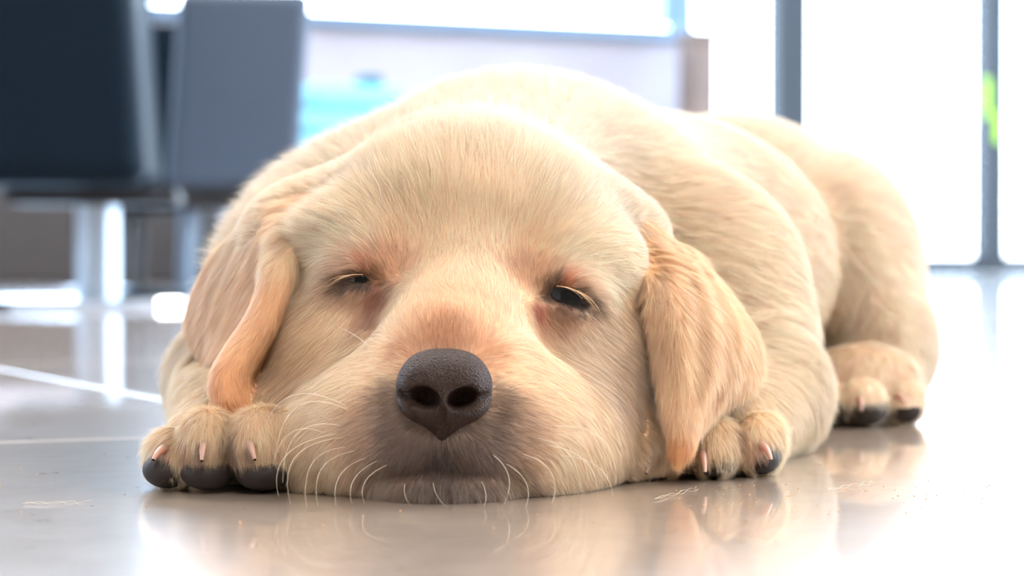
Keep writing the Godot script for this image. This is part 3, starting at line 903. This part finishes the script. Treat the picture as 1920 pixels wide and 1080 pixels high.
func comb() -> void:
	lay = {
		HEAD: [
			[Vector3(-0.0183, 0.0423, -0.6582), Vector3(0, 1, -0.5), 0.25, 0.0035],
			[Vector3(-0.0118, 0.0509, -0.6654), Vector3(0.05, 1, -0.5), 0.25, 0.0050],
			[Vector3(-0.0122, 0.0611, -0.6848), Vector3(0.05, 1, -0.3), 0.22, 0.0060],
			[Vector3(-0.0239, 0.0552, -0.6730), Vector3(-0.4, 1, -0.3), 0.30, 0.0055],
			[Vector3(-0.0015, 0.0535, -0.6821), Vector3(0.5, 1, -0.3), 0.30, 0.0055],
			[Vector3(-0.0110, 0.0797, -0.7070), Vector3(0, 1, -0.3), 0.22, 0.0080],
			[Vector3(-0.0105, 0.1026, -0.7274), Vector3(0, 1, -0.6), 0.65, 0.0120],
			[Vector3(-0.0351, 0.0910, -0.7174), Vector3(-0.4, 1, -0.5), 0.60, 0.0120],
			[Vector3(0.0144, 0.0895, -0.7191), Vector3(0.5, 1, -0.6), 0.45, 0.0110],
			[Vector3(-0.0555, 0.0798, -0.7132), Vector3(-1, 0.35, -0.5), 0.60, 0.0130],
			[Vector3(0.0361, 0.0769, -0.7377), Vector3(0.9, 0.5, -0.8), 0.40, 0.0100],
			[Vector3(-0.0345, 0.0671, -0.7059), Vector3(-0.1, 1, 0.1), 0.35, 0.0050],
			[Vector3(-0.0422, 0.0671, -0.7029), Vector3(-0.6, 0.8, 0.1), 0.35, 0.0060],
			[Vector3(-0.0483, 0.0640, -0.7013), Vector3(-1, -0.1, 0.2), 0.30, 0.0070],
			[Vector3(-0.0548, 0.0577, -0.7041), Vector3(-1, -0.5, 0), 0.30, 0.0080],
			[Vector3(-0.0421, 0.0531, -0.7013), Vector3(-0.6, -1, 0), 0.20, 0.0055],
			[Vector3(-0.0499, 0.0484, -0.7013), Vector3(-0.7, -1, 0), 0.20, 0.0070],
			[Vector3(-0.0435, 0.0423, -0.6990), Vector3(-0.8, -0.8, 0), 0.22, 0.0060],
			[Vector3(-0.0626, 0.0421, -0.7040), Vector3(-0.8, -0.8, -0.3), 0.30, 0.0070],
			[Vector3(-0.0688, 0.0265, -0.7029), Vector3(-0.6, -1, -0.3), 0.30, 0.0070],
			[Vector3(0.0055, 0.0624, -0.7042), Vector3(0.1, 1, 0.1), 0.35, 0.0050],
			[Vector3(0.0133, 0.0609, -0.7020), Vector3(0.6, 0.8, 0.1), 0.35, 0.0060],
			[Vector3(0.0203, 0.0585, -0.7013), Vector3(1, -0.3, 0.2), 0.30, 0.0070],
			[Vector3(0.0282, 0.0514, -0.7059), Vector3(1, -0.6, 0), 0.30, 0.0080],
			[Vector3(0.0125, 0.0469, -0.7003), Vector3(0.6, -1, 0), 0.20, 0.0060],
			[Vector3(0.0109, 0.0577, -0.7031), Vector3(-0.1, 1, 0.1), 0.22, 0.0024], [Vector3(0.0172, 0.0576, -0.7030), Vector3(0.7, 0.6, 0.1), 0.22, 0.0026], [Vector3(0.0125, 0.0530, -0.7006), Vector3(0.3, -1, 0), 0.20, 0.0022], [Vector3(0.0187, 0.0515, -0.7008), Vector3(0.6, -1, 0), 0.20, 0.0026],
			[Vector3(-0.0422, 0.0617, -0.7028), Vector3(-0.3, 1, 0.1), 0.22, 0.0026], [Vector3(-0.0421, 0.0578, -0.7012), Vector3(-0.4, -1, 0.1), 0.20, 0.0024],
			[Vector3(0.0202, 0.0422, -0.6997), Vector3(0.9, -1, 0), 0.22, 0.0075],
			[Vector3(0.0330, 0.0420, -0.7067), Vector3(1, -0.8, -0.4), 0.28, 0.0070],
			[Vector3(0.0293, 0.0239, -0.6935), Vector3(0.8, -1, -0.3), 0.28, 0.0070],
			[Vector3(0.0104, 0.0345, -0.6682), Vector3(0.8, -0.5, -0.4), 0.22, 0.0060],
			[Vector3(-0.0352, 0.0349, -0.6594), Vector3(-1, 0.1, -0.4), 0.25, 0.0040],
			[Vector3(-0.0015, 0.0350, -0.6583), Vector3(1, 0.1, -0.4), 0.25, 0.0040],
			[Vector3(-0.0471, 0.0260, -0.6612), Vector3(-1, -0.4, -0.4), 0.25, 0.0060],
			[Vector3(0.0073, 0.0233, -0.6576), Vector3(1, -0.4, -0.4), 0.25, 0.0060],
			[Vector3(-0.0333, 0.0208, -0.6515), Vector3(-1, -0.4, -0.2), 0.28, 0.0045],
			[Vector3(-0.0043, 0.0208, -0.6515), Vector3(1, -0.4, -0.2), 0.28, 0.0045],
			[Vector3(-0.0260, 0.0123, -0.6494), Vector3(-0.4, -1, 0.1), 0.25, 0.0045],
			[Vector3(-0.0116, 0.0123, -0.6492), Vector3(0.4, -1, 0.1), 0.25, 0.0045],
			[Vector3(-0.0471, 0.0083, -0.6618), Vector3(-0.6, -1, -0.1), 0.28, 0.0065],
			[Vector3(0.0118, 0.0082, -0.6631), Vector3(0.7, -1, -0.1), 0.28, 0.0065],
			[Vector3(-0.0185, 0.0029, -0.6491), Vector3(0, -1, 0.1), 0.25, 0.0055],
		],
		EAR_NEAR: [
			[Vector3(0.0443, 0.0720, -0.7384), Vector3(0.4, -1, 0), 0.30, 0.0080],
			[Vector3(0.0441, 0.0482, -0.7084), Vector3(0.1, -1, 0), 0.25, 0.0085],
			[Vector3(0.0534, 0.0451, -0.7062), Vector3(0.3, -1, 0), 0.22, 0.0085],
			[Vector3(0.0715, 0.0471, -0.7476), Vector3(0.6, -1, -0.2), 0.25, 0.0080],
			[Vector3(0.0692, 0.0285, -0.7239), Vector3(-0.3, -1, 0), 0.25, 0.0080],
			[Vector3(0.0495, 0.0207, -0.6955), Vector3(0, -1, 0), 0.18, 0.0070],
			[Vector3(0.0495, 0.0099, -0.6947), Vector3(-0.1, -1, 0), 0.18, 0.0070],
		],
		EAR_FAR: [
			[Vector3(-0.0692, 0.0719, -0.7247), Vector3(-0.5, -1, 0), 0.30, 0.0080],
			[Vector3(-0.0701, 0.0545, -0.7089), Vector3(-0.4, -1, 0), 0.18, 0.0050],
			[Vector3(-0.0764, 0.0400, -0.6982), Vector3(-0.7, -1, 0), 0.18, 0.0048],
			[Vector3(-0.0813, 0.0288, -0.6902), Vector3(0.1, -1, 0), 0.18, 0.0048],
			[Vector3(-0.0776, 0.0233, -0.6910), Vector3(0.9, -0.6, 0), 0.20, 0.0045],
			[Vector3(-0.0873, 0.0671, -0.7557), Vector3(-1, -0.8, -0.2), 0.30, 0.0085],
			[Vector3(-0.0967, 0.0501, -0.7633), Vector3(-0.5, -1, -0.2), 0.30, 0.0085],
			[Vector3(-0.0892, 0.0401, -0.7567), Vector3(0.1, -1, 0), 0.30, 0.0080],
		],
		PAW: [
			[Vector3(-0.0844, 0.0204, -0.6775), Vector3(0, -1, 0.6), 0.40, 0.0068],
			[Vector3(-0.0854, 0.0102, -0.6737), Vector3(0.1, -1, 0.2), 0.35, 0.0060],
			[Vector3(-0.0952, 0.0097, -0.6791), Vector3(-0.1, -1, 0.2), 0.40, 0.0060],
			[Vector3(-0.0702, 0.0104, -0.6716), Vector3(0.1, -1, 0.2), 0.35, 0.0060],
			[Vector3(-0.1047, 0.0293, -0.7717), Vector3(-0.3, -1, 0.5), 0.50, 0.0100],
			[Vector3(0.0597, 0.0171, -0.7253), Vector3(0, -1, 0.6), 0.40, 0.0068],
			[Vector3(0.0586, 0.0069, -0.7125), Vector3(0.1, -1, 0.2), 0.35, 0.0060],
			[Vector3(0.0754, 0.0110, -0.7208), Vector3(0.2, -1, 0.2), 0.40, 0.0060],
			[Vector3(0.0427, 0.0070, -0.7109), Vector3(0, -1, 0.2), 0.35, 0.0060],
			[Vector3(0.0896, 0.0188, -0.7749), Vector3(0.3, -1, -0.3), 0.40, 0.0100],
		],
		TRUNK: [
			[Vector3(-0.0112, 0.0819, -0.8403), Vector3(0, 1, -0.8), 0.75, 0.0160],
			[Vector3(-0.0688, 0.0822, -0.8603), Vector3(-1, 0.4, -0.4), 0.8, 0.0190],
			[Vector3(0.0080, 0.1349, -0.9011), Vector3(0.2, 0.5, -1), 0.50, 0.0130],
			[Vector3(0.0624, 0.0817, -0.8266), Vector3(0.8, -0.6, -0.8), 0.38, 0.0115],
			[Vector3(0.0958, 0.0337, -0.8796), Vector3(0.5, -1, -0.6), 0.38, 0.0115],
			[Vector3(0.1031, 0.1206, -1.0555), Vector3(0.5, -0.2, -1), 0.38, 0.0115],
			[Vector3(0.1254, 0.0626, -0.9568), Vector3(0.5, -0.8, -1), 0.35, 0.0110],
		],
		HIND: [
			[Vector3(0.1428, 0.0958, -1.0046), Vector3(0.5, -0.6, -0.8), 0.38, 0.0115],
			[Vector3(0.1592, 0.0367, -0.9680), Vector3(0.3, -1, -0.2), 0.40, 0.0120],
			[Vector3(0.1383, 0.0208, -0.9423), Vector3(0, -1, 0.6), 0.40, 0.0070],
			[Vector3(0.1361, 0.0092, -0.9269), Vector3(0, -1, 0.3), 0.35, 0.0060],
		],
	}

func tuft_mesh(hairs: int, seed_: int, wide: float) -> ArrayMesh:
	# a lock of hairs, one unit long along z, rising along y, spread one unit along x
	var g := RandomNumberGenerator.new()
	g.seed = seed_
	var v := PackedVector3Array()
	var n := PackedVector3Array()
	var ix := PackedInt32Array()
	for h in hairs:
		var bx := g.randf_range(-1.0, 1.0)
		var bz := g.randf_range(-0.12, 0.12)
		var ln := g.randf_range(0.65, 1.05)
		var drift := g.randf_range(-0.7, 0.7)
		var up := g.randf_range(0.6, 1.2)
		var lean := g.randf_range(-0.7, 0.7)
		var first := v.size()
		for s in 4:
			var t := s / 3.0
			var c := Vector3(bx * (1.0 - 0.55 * t * t) + drift * t * t, ln * up * (1.1 * t - 0.55 * t * t) - 0.06, bz + ln * t)
			var w := wide * (1.0 - 0.9 * t) * (0.8 if s == 0 else 1.0)
			var nn := Vector3(lean, 1.0, -0.35 + 0.2 * t).normalized()
			if s < 3:
				v.append(c - Vector3(w, 0, 0)); v.append(c + Vector3(w, 0, 0))
				n.append(nn); n.append(nn)
			else:
				v.append(c); n.append(nn)
		ix.append_array([first, first + 1, first + 2, first + 1, first + 3, first + 2, first + 2, first + 3, first + 4, first + 3, first + 5, first + 4, first + 4, first + 5, first + 6])
	var arr := []
	arr.resize(Mesh.ARRAY_MAX)
	arr[Mesh.ARRAY_VERTEX] = v
	arr[Mesh.ARRAY_NORMAL] = n
	arr[Mesh.ARRAY_INDEX] = ix
	var m := ArrayMesh.new()
	m.add_surface_from_arrays(Mesh.PRIMITIVE_TRIANGLES, arr)
	return m

func build_puppy() -> void:
	var t0 := Time.get_ticks_msec()
	var dog := thing("puppy", "cream yellow puppy dozing with its chin flat on the floor", "puppy", Transform3D(Basis(), Vector3.ZERO))
	pigment_and_shade()
	comb()
	var s := puppy_shape()
	s.build(Vector3(-0.145, -0.004, -1.19), Vector3(0.20, 0.150, -0.630), CELL)
	# which part of the body each vertex belongs to, and its colour
	var whole := s.all()
	var reg := PackedInt32Array()
	var colors := PackedColorArray()
	reg.resize(s.verts.size())
	colors.resize(s.verts.size())
	var blend := FastNoiseLite.new()
	blend.seed = 4
	blend.frequency = 60.0
	var buckets := {}
	for v in s.verts.size():
		var p := s.verts[v]
		var key := Vector3i((p / 0.02).floor())
		if not buckets.has(key):
			buckets[key] = s.near(whole, (Vector3(key) + Vector3.ONE * 0.5) * 0.02, 0.02)
		var best := 9.0
		for i in buckets[key]:
			if s.kind[i] < 2:
				var e := s.one(i, p)
				if e < best:
					best = e
					reg[v] = s.region[i]
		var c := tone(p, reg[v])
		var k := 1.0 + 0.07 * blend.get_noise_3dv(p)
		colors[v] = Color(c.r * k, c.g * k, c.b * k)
	var skin := mat(Color(0.97, 0.95, 0.93), 0.85)
	skin.vertex_color_use_as_albedo = true
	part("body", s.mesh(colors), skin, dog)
	grow_coat(dog, s, reg, colors)
	# nose leather
	var ns := nose_shape()
	ns.build(Vector3(-0.036, 0.008, -0.672), Vector3(0.002, 0.046, -0.636), 0.0006)
	var leather := mat(Color(0.27, 0.20, 0.17), 0.55)
	leather.metallic_specular = 0.38
	leather.normal_enabled = true
	leather.normal_texture = noise_tex(0.09, [], 31, 256, true, 10.0)
	leather.normal_scale = 1.6
	leather.albedo_texture = noise_tex(0.03, [Color(0.55, 0.55, 0.56), Color(1, 0.95, 0.9)], 32, 256)
	leather.uv1_triplanar = true
	leather.uv1_scale = Vector3.ONE * 60.0
	part("nose", ns.mesh(PackedColorArray()), leather, dog).set_meta("label", "dark brown leathery nose")
	# eyes
	var wet := mat(Color(0.06, 0.065, 0.065), 0.06)
	wet.metallic_specular = 0.36
	var ballm := SphereMesh.new()
	ballm.radius = 0.0096
	ballm.height = 0.0192
	part("eye", ballm, wet, dog, Transform3D(Basis(), Vector3(0.0158, 0.0545, -0.7111))).set_meta("label", "dark half open eye")
	part("eye", ballm, wet, dog, Transform3D(Basis(), Vector3(-0.0449, 0.0597, -0.7112))).set_meta("label", "nearly shut eye")
	# pads and claws
	var pad := mat(Color(0.15, 0.12, 0.11), 0.75)
	pad.normal_enabled = true
	pad.normal_texture = noise_tex(0.08, [], 33, 256, true, 5.0)
	pad.normal_scale = 0.5
	pad.uv1_triplanar = true
	pad.uv1_scale = Vector3.ONE * 60.0
	var pm := SphereMesh.new()
	pm.radius = 1.0
	pm.height = 2.0
	pm.radial_segments = 32
	pm.rings = 16
	for a in [[Vector3(-0.0985, 0.0032, -0.6876), 0.0074, 0.0054], [Vector3(-0.0866, 0.0034, -0.6826), 0.0080, 0.0053], [Vector3(-0.0706, 0.0035, -0.6806), 0.0082, 0.0054], [Vector3(-0.0615, 0.0018, -0.6911), 0.0066, 0.0046],
			[Vector3(0.0438, 0.0014, -0.7236), 0.0070, 0.0048], [Vector3(0.0607, 0.0016, -0.7221), 0.0074, 0.0048], [Vector3(0.0754, 0.0033, -0.7301), 0.0068, 0.0058], [Vector3(0.0346, 0.0001, -0.7341), 0.0066, 0.0048],
			[Vector3(0.1245, 0.0042, -0.9392), 0.0092, 0.0064], [Vector3(0.1378, 0.0044, -0.9362), 0.0090, 0.0064], [Vector3(0.1545, 0.0052, -0.9492), 0.0078, 0.0064]]:
		var c: Vector3 = a[0]
		c.y = maxf(c.y, a[2] + 0.0006)
		part("paw_pad", pm, pad, dog, Transform3D(Basis().scaled(Vector3(a[1], a[2], 0.0105)), c))
	var horn := mat(Color(0.66, 0.52, 0.46), 0.4)
	horn.subsurf_scatter_enabled = true
	horn.subsurf_scatter_strength = 0.2
	for a in [[Vector3(-0.0985, 0.0123, -0.6813), Vector3(-0.1007, 0.0099, -0.6732)], [Vector3(-0.0865, 0.0152, -0.6753), Vector3(-0.0863, 0.0102, -0.6667)], [Vector3(-0.0740, 0.0150, -0.6733), Vector3(-0.0713, 0.0107, -0.6647)],
			[Vector3(0.0419, 0.0075, -0.7142), Vector3(0.0396, 0.0029, -0.7071)], [Vector3(0.0564, 0.0085, -0.7122), Vector3(0.0568, 0.0034, -0.7051)], [Vector3(0.0749, 0.0101, -0.7192), Vector3(0.0772, 0.0064, -0.7142)],
			[Vector3(0.1228, 0.0105, -0.9313), Vector3(0.1225, 0.0069, -0.9242)], [Vector3(0.1345, 0.0116, -0.9273), Vector3(0.1343, 0.0075, -0.9202)], [Vector3(0.1512, 0.0121, -0.9393), Vector3(0.1532, 0.0088, -0.9332)]]:
		part("claw", tube(curve(a[0], a[1], Vector3(0, 0.0008, 0.0008), 7), 0.0016, 0.0005, 8), horn, dog)
	whiskers(dog)
	# the thing's own origin sits on the floor under its chest
	var base := Vector3(0.03, 0, -0.85)
	dog.position = base
	for c in dog.get_children():
		c.position -= base

func grow_coat(dog: Node3D, s: Shape, reg: PackedInt32Array, colors: PackedColorArray) -> void:
	var count := s.verts.size()
	var flow := PackedVector3Array()
	var lift := PackedFloat32Array()
	var long := PackedFloat32Array()
	flow.resize(count); lift.resize(count); long.resize(count)
	for v in count:
		var p := s.verts[v]
		var sum := Vector3.ZERO
		var up := 0.0
		var ln := 0.0
		var all_w := 0.0
		for q in lay[reg[v]]:
			var w := 1.0 / (p.distance_squared_to(q[0]) + 4e-6)
			w *= w
			sum += (q[1] as Vector3).normalized() * w
			up += q[2] * w
			ln += q[3] * w
			all_w += w
		var n := s.norms[v]
		var f := sum / all_w
		f = (f - n * f.dot(n))
		flow[v] = f.normalized() if f.length_squared() > 1e-8 else n.cross(Vector3.RIGHT).normalized()
		lift[v] = up / all_w
		long[v] = ln / all_w
	# bald places: nose, eye openings, pads
	var bald := [[Vector3(-0.0186, 0.0293, -0.6545), 0.0095], [Vector3(-0.0233, 0.0315, -0.6545), 0.0075], [Vector3(-0.0134, 0.0315, -0.6545), 0.0075], [Vector3(-0.0188, 0.0223, -0.6514), 0.0045],
		[Vector3(0.0096, 0.0555, -0.6999), 0.0026], [Vector3(0.0121, 0.0558, -0.6994), 0.0034], [Vector3(0.0155, 0.0555, -0.6989), 0.0036], [Vector3(0.0187, 0.0544, -0.6994), 0.0034], [Vector3(0.0215, 0.0530, -0.7004), 0.0026],
		[Vector3(-0.0464, 0.0598, -0.7000), 0.0016], [Vector3(-0.0441, 0.0600, -0.6995), 0.0022], [Vector3(-0.0416, 0.0600, -0.6990), 0.0024], [Vector3(-0.0395, 0.0593, -0.6999), 0.0020],
		[Vector3(-0.0996, 0.0033, -0.6801), 0.0058], [Vector3(-0.0857, 0.0028, -0.6731), 0.0062], [Vector3(-0.0687, 0.0029, -0.6711), 0.0064], [Vector3(0.0433, 0.0011, -0.7151), 0.0058], [Vector3(0.0600, 0.0013, -0.7131), 0.0062], [Vector3(0.0767, 0.0032, -0.7211), 0.0066],
		[Vector3(0.1222, 0.0035, -0.9312), 0.0080], [Vector3(0.1365, 0.0038, -0.9272), 0.0080], [Vector3(0.1549, 0.0062, -0.9412), 0.0066]]
	var g := RandomNumberGenerator.new()
	g.seed = 11
	var clump := FastNoiseLite.new()
	clump.seed = 8
	clump.frequency = 160.0
	var shapes: Array[ArrayMesh] = []
	for k in 4:
		shapes.append(tuft_mesh(8, 40 + k, 0.055))
	var where := [[], [], [], []]
	var tint := [[], [], [], []]
	var per_cm2 := [300.0, 280.0, 280.0, 240.0, 110.0, 85.0]
	var spread := [0.00075, 0.00075, 0.00075, 0.00075, 0.0013, 0.0014]
	var owed := 0.0
	for t in range(0, s.index.size(), 3):
		var i0 := s.index[t]
		var i1 := s.index[t + 1]
		var i2 := s.index[t + 2]
		var p0 := s.verts[i0]
		var p1 := s.verts[i1]
		var p2 := s.verts[i2]
		if p0.y < 0.0016:
			continue
		var r0 := reg[i0]
		var area := (p1 - p0).cross(p2 - p0).length() * 5000.0
		var dense: float = per_cm2[r0]
		if s.norms[i0].z < -0.35:
			dense *= 0.35
		owed += area * dense
		while owed >= 1.0:
			owed -= 1.0
			var a := g.randf()
			var b := g.randf()
			if a + b > 1.0:
				a = 1.0 - a
				b = 1.0 - b
			var p := p0 + (p1 - p0) * a + (p2 - p0) * b
			var skip := false
			for q in bald:
				if p.distance_squared_to(q[0]) < q[1] * q[1]:
					skip = true
					break
			if skip:
				continue
			var n := s.norms[i0].lerp(s.norms[i1], a).lerp(s.norms[i2], b).normalized()
			var z := flow[i0] + (flow[i1] - flow[i0]) * a + (flow[i2] - flow[i0]) * b
			z = (z - n * z.dot(n)).normalized()
			var swirl := clump.get_noise_3dv(p)
			z = z.rotated(n, swirl * (0.08 if r0 == EAR_FAR or r0 == EAR_NEAR else 0.18) + g.randf_range(-0.17, 0.17))
			var x := n.cross(z)
			var roll := g.randf_range(-0.6, 0.6)
			x = x.rotated(z, roll)
			var y := z.cross(x)
			var ln := long[i0] * g.randf_range(0.75, 1.2)
			var up := lift[i0] * g.randf_range(0.7, 1.3)
			var kind := g.randi() % 4
			var sp: float = spread[r0]
			where[kind].append(Transform3D(Basis(x * sp, y * (ln * up), z * ln), p))
			var c := colors[i0]
			if r0 == HEAD:
				var by_eye := p.distance_squared_to(Vector3(0.0156, 0.0547, -0.7009)) < 2e-4 or p.distance_squared_to(Vector3(-0.0436, 0.0600, -0.7010)) < 2e-4
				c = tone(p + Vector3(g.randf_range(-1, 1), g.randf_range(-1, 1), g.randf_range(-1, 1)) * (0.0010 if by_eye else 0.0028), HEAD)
			var k := g.randf_range(0.84, 1.14)
			var pale := g.randf_range(0.0, 0.14)
			tint[kind].append(Color(minf(c.r * k + pale * 0.12, 0.95), minf(c.g * k + pale * 0.12, 0.95), minf(c.b * k + pale * 0.12, 0.95)))
	var fur := mat(Color(1, 1, 1), 0.42)
	fur.vertex_color_use_as_albedo = true
	fur.backlight_enabled = true
	fur.backlight = Color(0.95, 0.92, 0.88)
	fur.metallic_specular = 0.5
	fur.rim_enabled = true
	fur.rim = 0.9
	fur.rim_tint = 0.3
	for k in 4:
		shapes[k].surface_set_material(0, fur)
		var mm := MultiMesh.new()
		mm.transform_format = MultiMesh.TRANSFORM_3D
		mm.use_colors = true
		mm.mesh = shapes[k]
		mm.instance_count = where[k].size()
		for i in where[k].size():
			mm.set_instance_transform(i, where[k][i])
			mm.set_instance_color(i, tint[k][i])
		var o := MultiMeshInstance3D.new()
		o.name = "fur"
		o.multimesh = mm
		o.set_meta("kind", "stuff")
		dog.add_child(o, true)

func whiskers(dog: Node3D) -> void:
	var hair := mat(Color(0.96, 0.90, 0.82), 0.4)
	hair.backlight_enabled = true
	hair.backlight = Color(0.7, 0.68, 0.65)
	var w := [
		# long ones on the left cheek
		[Vector3(-0.0447, 0.0254, -0.6597), Vector3(-0.0682, 0.0157, -0.6468), Vector3(-0.004, 0.0085, 0.002)], [Vector3(-0.0440, 0.0244, -0.6588), Vector3(-0.0636, 0.0128, -0.6438), Vector3(-0.004, 0.008, 0.002)],
		[Vector3(-0.0462, 0.0203, -0.6591), Vector3(-0.0614, 0.0065, -0.6417), Vector3(-0.004, 0.006, 0.002)], [Vector3(-0.0469, 0.0185, -0.6595), Vector3(-0.0625, 0.0029, -0.6416), Vector3(-0.006, 0.003, 0.002)],
		[Vector3(-0.0454, 0.0174, -0.6584), Vector3(-0.0591, 0.0010, -0.6396), Vector3(-0.006, 0.004, 0.002)], [Vector3(-0.0447, 0.0147, -0.6584), Vector3(-0.0548, 0.0003, -0.6396), Vector3(-0.004, 0.004, 0.002)],
		[Vector3(-0.0424, 0.0138, -0.6575), Vector3(-0.0518, 0.0006, -0.6396), Vector3(-0.004, 0.003, 0.002)], [Vector3(-0.0394, 0.0120, -0.6564), Vector3(-0.0470, 0.0006, -0.6396), Vector3(-0.003, 0.002, 0.002)],
		[Vector3(-0.0361, 0.0116, -0.6541), Vector3(-0.0426, 0.0011, -0.6386), Vector3(-0.003, 0.001, 0.002)], [Vector3(-0.0334, 0.0105, -0.6528), Vector3(-0.0392, 0.0012, -0.6376), Vector3(-0.003, 0.001, 0.002)],
		[Vector3(-0.0508, 0.0178, -0.6621), Vector3(-0.0650, 0.0106, -0.6517), Vector3(-0.002, 0.005, 0.002)],
		# right cheek
		[Vector3(-0.0058, 0.0136, -0.6509), Vector3(-0.0021, 0.0012, -0.6376), Vector3(0.003, 0.001, 0.002)], [Vector3(-0.0022, 0.0107, -0.6544), Vector3(0.0036, 0.0001, -0.6386), Vector3(0.003, 0.001, 0.002)],
		[Vector3(0.0022, 0.0132, -0.6559), Vector3(0.0107, 0.0008, -0.6416), Vector3(0.004, 0.002, 0.002)], [Vector3(0.0058, 0.0175, -0.6567), Vector3(0.0179, 0.0026, -0.6446), Vector3(0.004, 0.003, 0.002)],
		[Vector3(0.0103, 0.0202, -0.6596), Vector3(0.0281, 0.0054, -0.6487), Vector3(0.005, 0.005, 0.002)], [Vector3(0.0088, 0.0152, -0.6586), Vector3(0.0231, 0.0016, -0.6476), Vector3(0.004, 0.003, 0.002)],
		[Vector3(0.0125, 0.0119, -0.6622), Vector3(0.0275, 0.0019, -0.6516), Vector3(0.003, 0.003, 0.002)],
		# chin
		[Vector3(-0.0215, 0.0062, -0.6521), Vector3(-0.0173, 0.0006, -0.6366), Vector3(-0.0008, -0.0004, 0.001)], [Vector3(-0.0291, 0.0054, -0.6533), Vector3(-0.0269, 0.0009, -0.6366), Vector3(-0.0008, -0, 0.001)], [Vector3(-0.0087, 0.0061, -0.6536), Vector3(-0.0074, 0.0008, -0.6376), Vector3(0.001, -0, 0.001)],
		# brow
		[Vector3(-0.0453, 0.0784, -0.7082), Vector3(-0.0654, 0.0731, -0.7142), Vector3(-0.002, 0.006, 0.003)], [Vector3(-0.0457, 0.0797, -0.7091), Vector3(-0.0643, 0.0759, -0.7162), Vector3(-0.002, 0.0055, 0.003)],
		[Vector3(-0.0381, 0.0805, -0.7096), Vector3(-0.0469, 0.0962, -0.7085), Vector3(0.002, 0.002, 0.003)], [Vector3(-0.0410, 0.0821, -0.7107), Vector3(-0.0530, 0.0911, -0.7104), Vector3(0.001, 0.002, 0.003)],
		# cheek
		[Vector3(-0.0386, 0.0407, -0.6685), Vector3(-0.0544, 0.0478, -0.6948), Vector3(0.001, 0.001, 0.002)], [Vector3(-0.0442, 0.0311, -0.6628), Vector3(-0.0565, 0.0325, -0.6836), Vector3(0, 0.001, 0.002)],
	]
	for a in w:
		part("whisker", tube(curve(a[0], a[1], a[2], 12), 0.00010, 0.00003, 4), hair, dog)
	# lashes
	var lash := mat(Color(0.80, 0.66, 0.50), 0.5)
	for a in [[Vector3(-0.0447, 0.0617, -0.6990), Vector3(-0.0539, 0.0578, -0.6974), Vector3(-0.0004, 0.0012, 0.0012)], [Vector3(-0.0460, 0.0617, -0.6995), Vector3(-0.0549, 0.0566, -0.6974), Vector3(-0.0004, 0.001, 0.0012)], [Vector3(-0.0476, 0.0614, -0.7000), Vector3(-0.0556, 0.0578, -0.6984), Vector3(-0.0004, 0.001, 0.001)], [Vector3(-0.0435, 0.0617, -0.6990), Vector3(-0.0524, 0.0585, -0.6969), Vector3(-0.0004, 0.001, 0.001)],
			[Vector3(0.0143, 0.0583, -0.6984), Vector3(0.0223, 0.0535, -0.6964), Vector3(0.0006, 0.0008, 0.0008)], [Vector3(0.0158, 0.0581, -0.6984), Vector3(0.0235, 0.0523, -0.6963), Vector3(0.0006, 0.0008, 0.0008)], [Vector3(0.0174, 0.0576, -0.6989), Vector3(0.0248, 0.0507, -0.6968), Vector3(0.0006, 0.0008, 0.0008)], [Vector3(0.0190, 0.0570, -0.6994), Vector3(0.0254, 0.0513, -0.6978), Vector3(0.0006, 0.0006, 0.0008)], [Vector3(0.0199, 0.0564, -0.6999), Vector3(0.0261, 0.0497, -0.6983), Vector3(0.0006, 0.0006, 0.0008)], [Vector3(0.0130, 0.0584, -0.6984), Vector3(0.0204, 0.0547, -0.6964), Vector3(0.0004, 0.0008, 0.0008)]]:
		part("eyelash", tube(curve(a[0], a[1], a[2], 10), 0.00011, 0.00003, 4), lash, dog)


func _ready() -> void:
	rng.seed = 7
	# camera: a 100 mm lens, low over the floor, focused on the face
	var cam := Camera3D.new()
	cam.name = "camera"
	add_child(cam)
	cam.position = Vector3(0, 0.0679, 0)
	cam.rotation.x = -atan(65.0 / 4500.0)
	var optics := CameraAttributesPhysical.new()
	optics.frustum_focal_length = 100.0
	optics.frustum_near = 0.05
	optics.frustum_far = 400.0
	optics.frustum_focus_distance = 0.683
	optics.exposure_aperture = 16.0
	cam.attributes = optics
	cam.current = true
	# a bright white overcast sky
	var sky := ProceduralSkyMaterial.new()
	sky.sky_top_color = Color(0.74, 0.87, 1.0)
	sky.sky_horizon_color = Color(0.93, 0.97, 1.0)
	sky.ground_bottom_color = Color(0.75, 0.80, 0.86)
	sky.ground_horizon_color = Color(0.90, 0.94, 1.0)
	sky.sky_energy_multiplier = 3.0
	sky.ground_energy_multiplier = 1.8
	var env := Environment.new()
	env.background_mode = Environment.BG_SKY
	env.sky = Sky.new()
	env.sky.sky_material = sky
	env.tonemap_mode = Environment.TONE_MAPPER_LINEAR
	env.tonemap_exposure = 1.27
	env.sdfgi_enabled = true
	env.ssao_enabled = true
	env.ssil_enabled = true
	var we := WorldEnvironment.new()
	we.name = "environment"
	we.environment = env
	add_child(we)
	build_room()
	build_puppy()
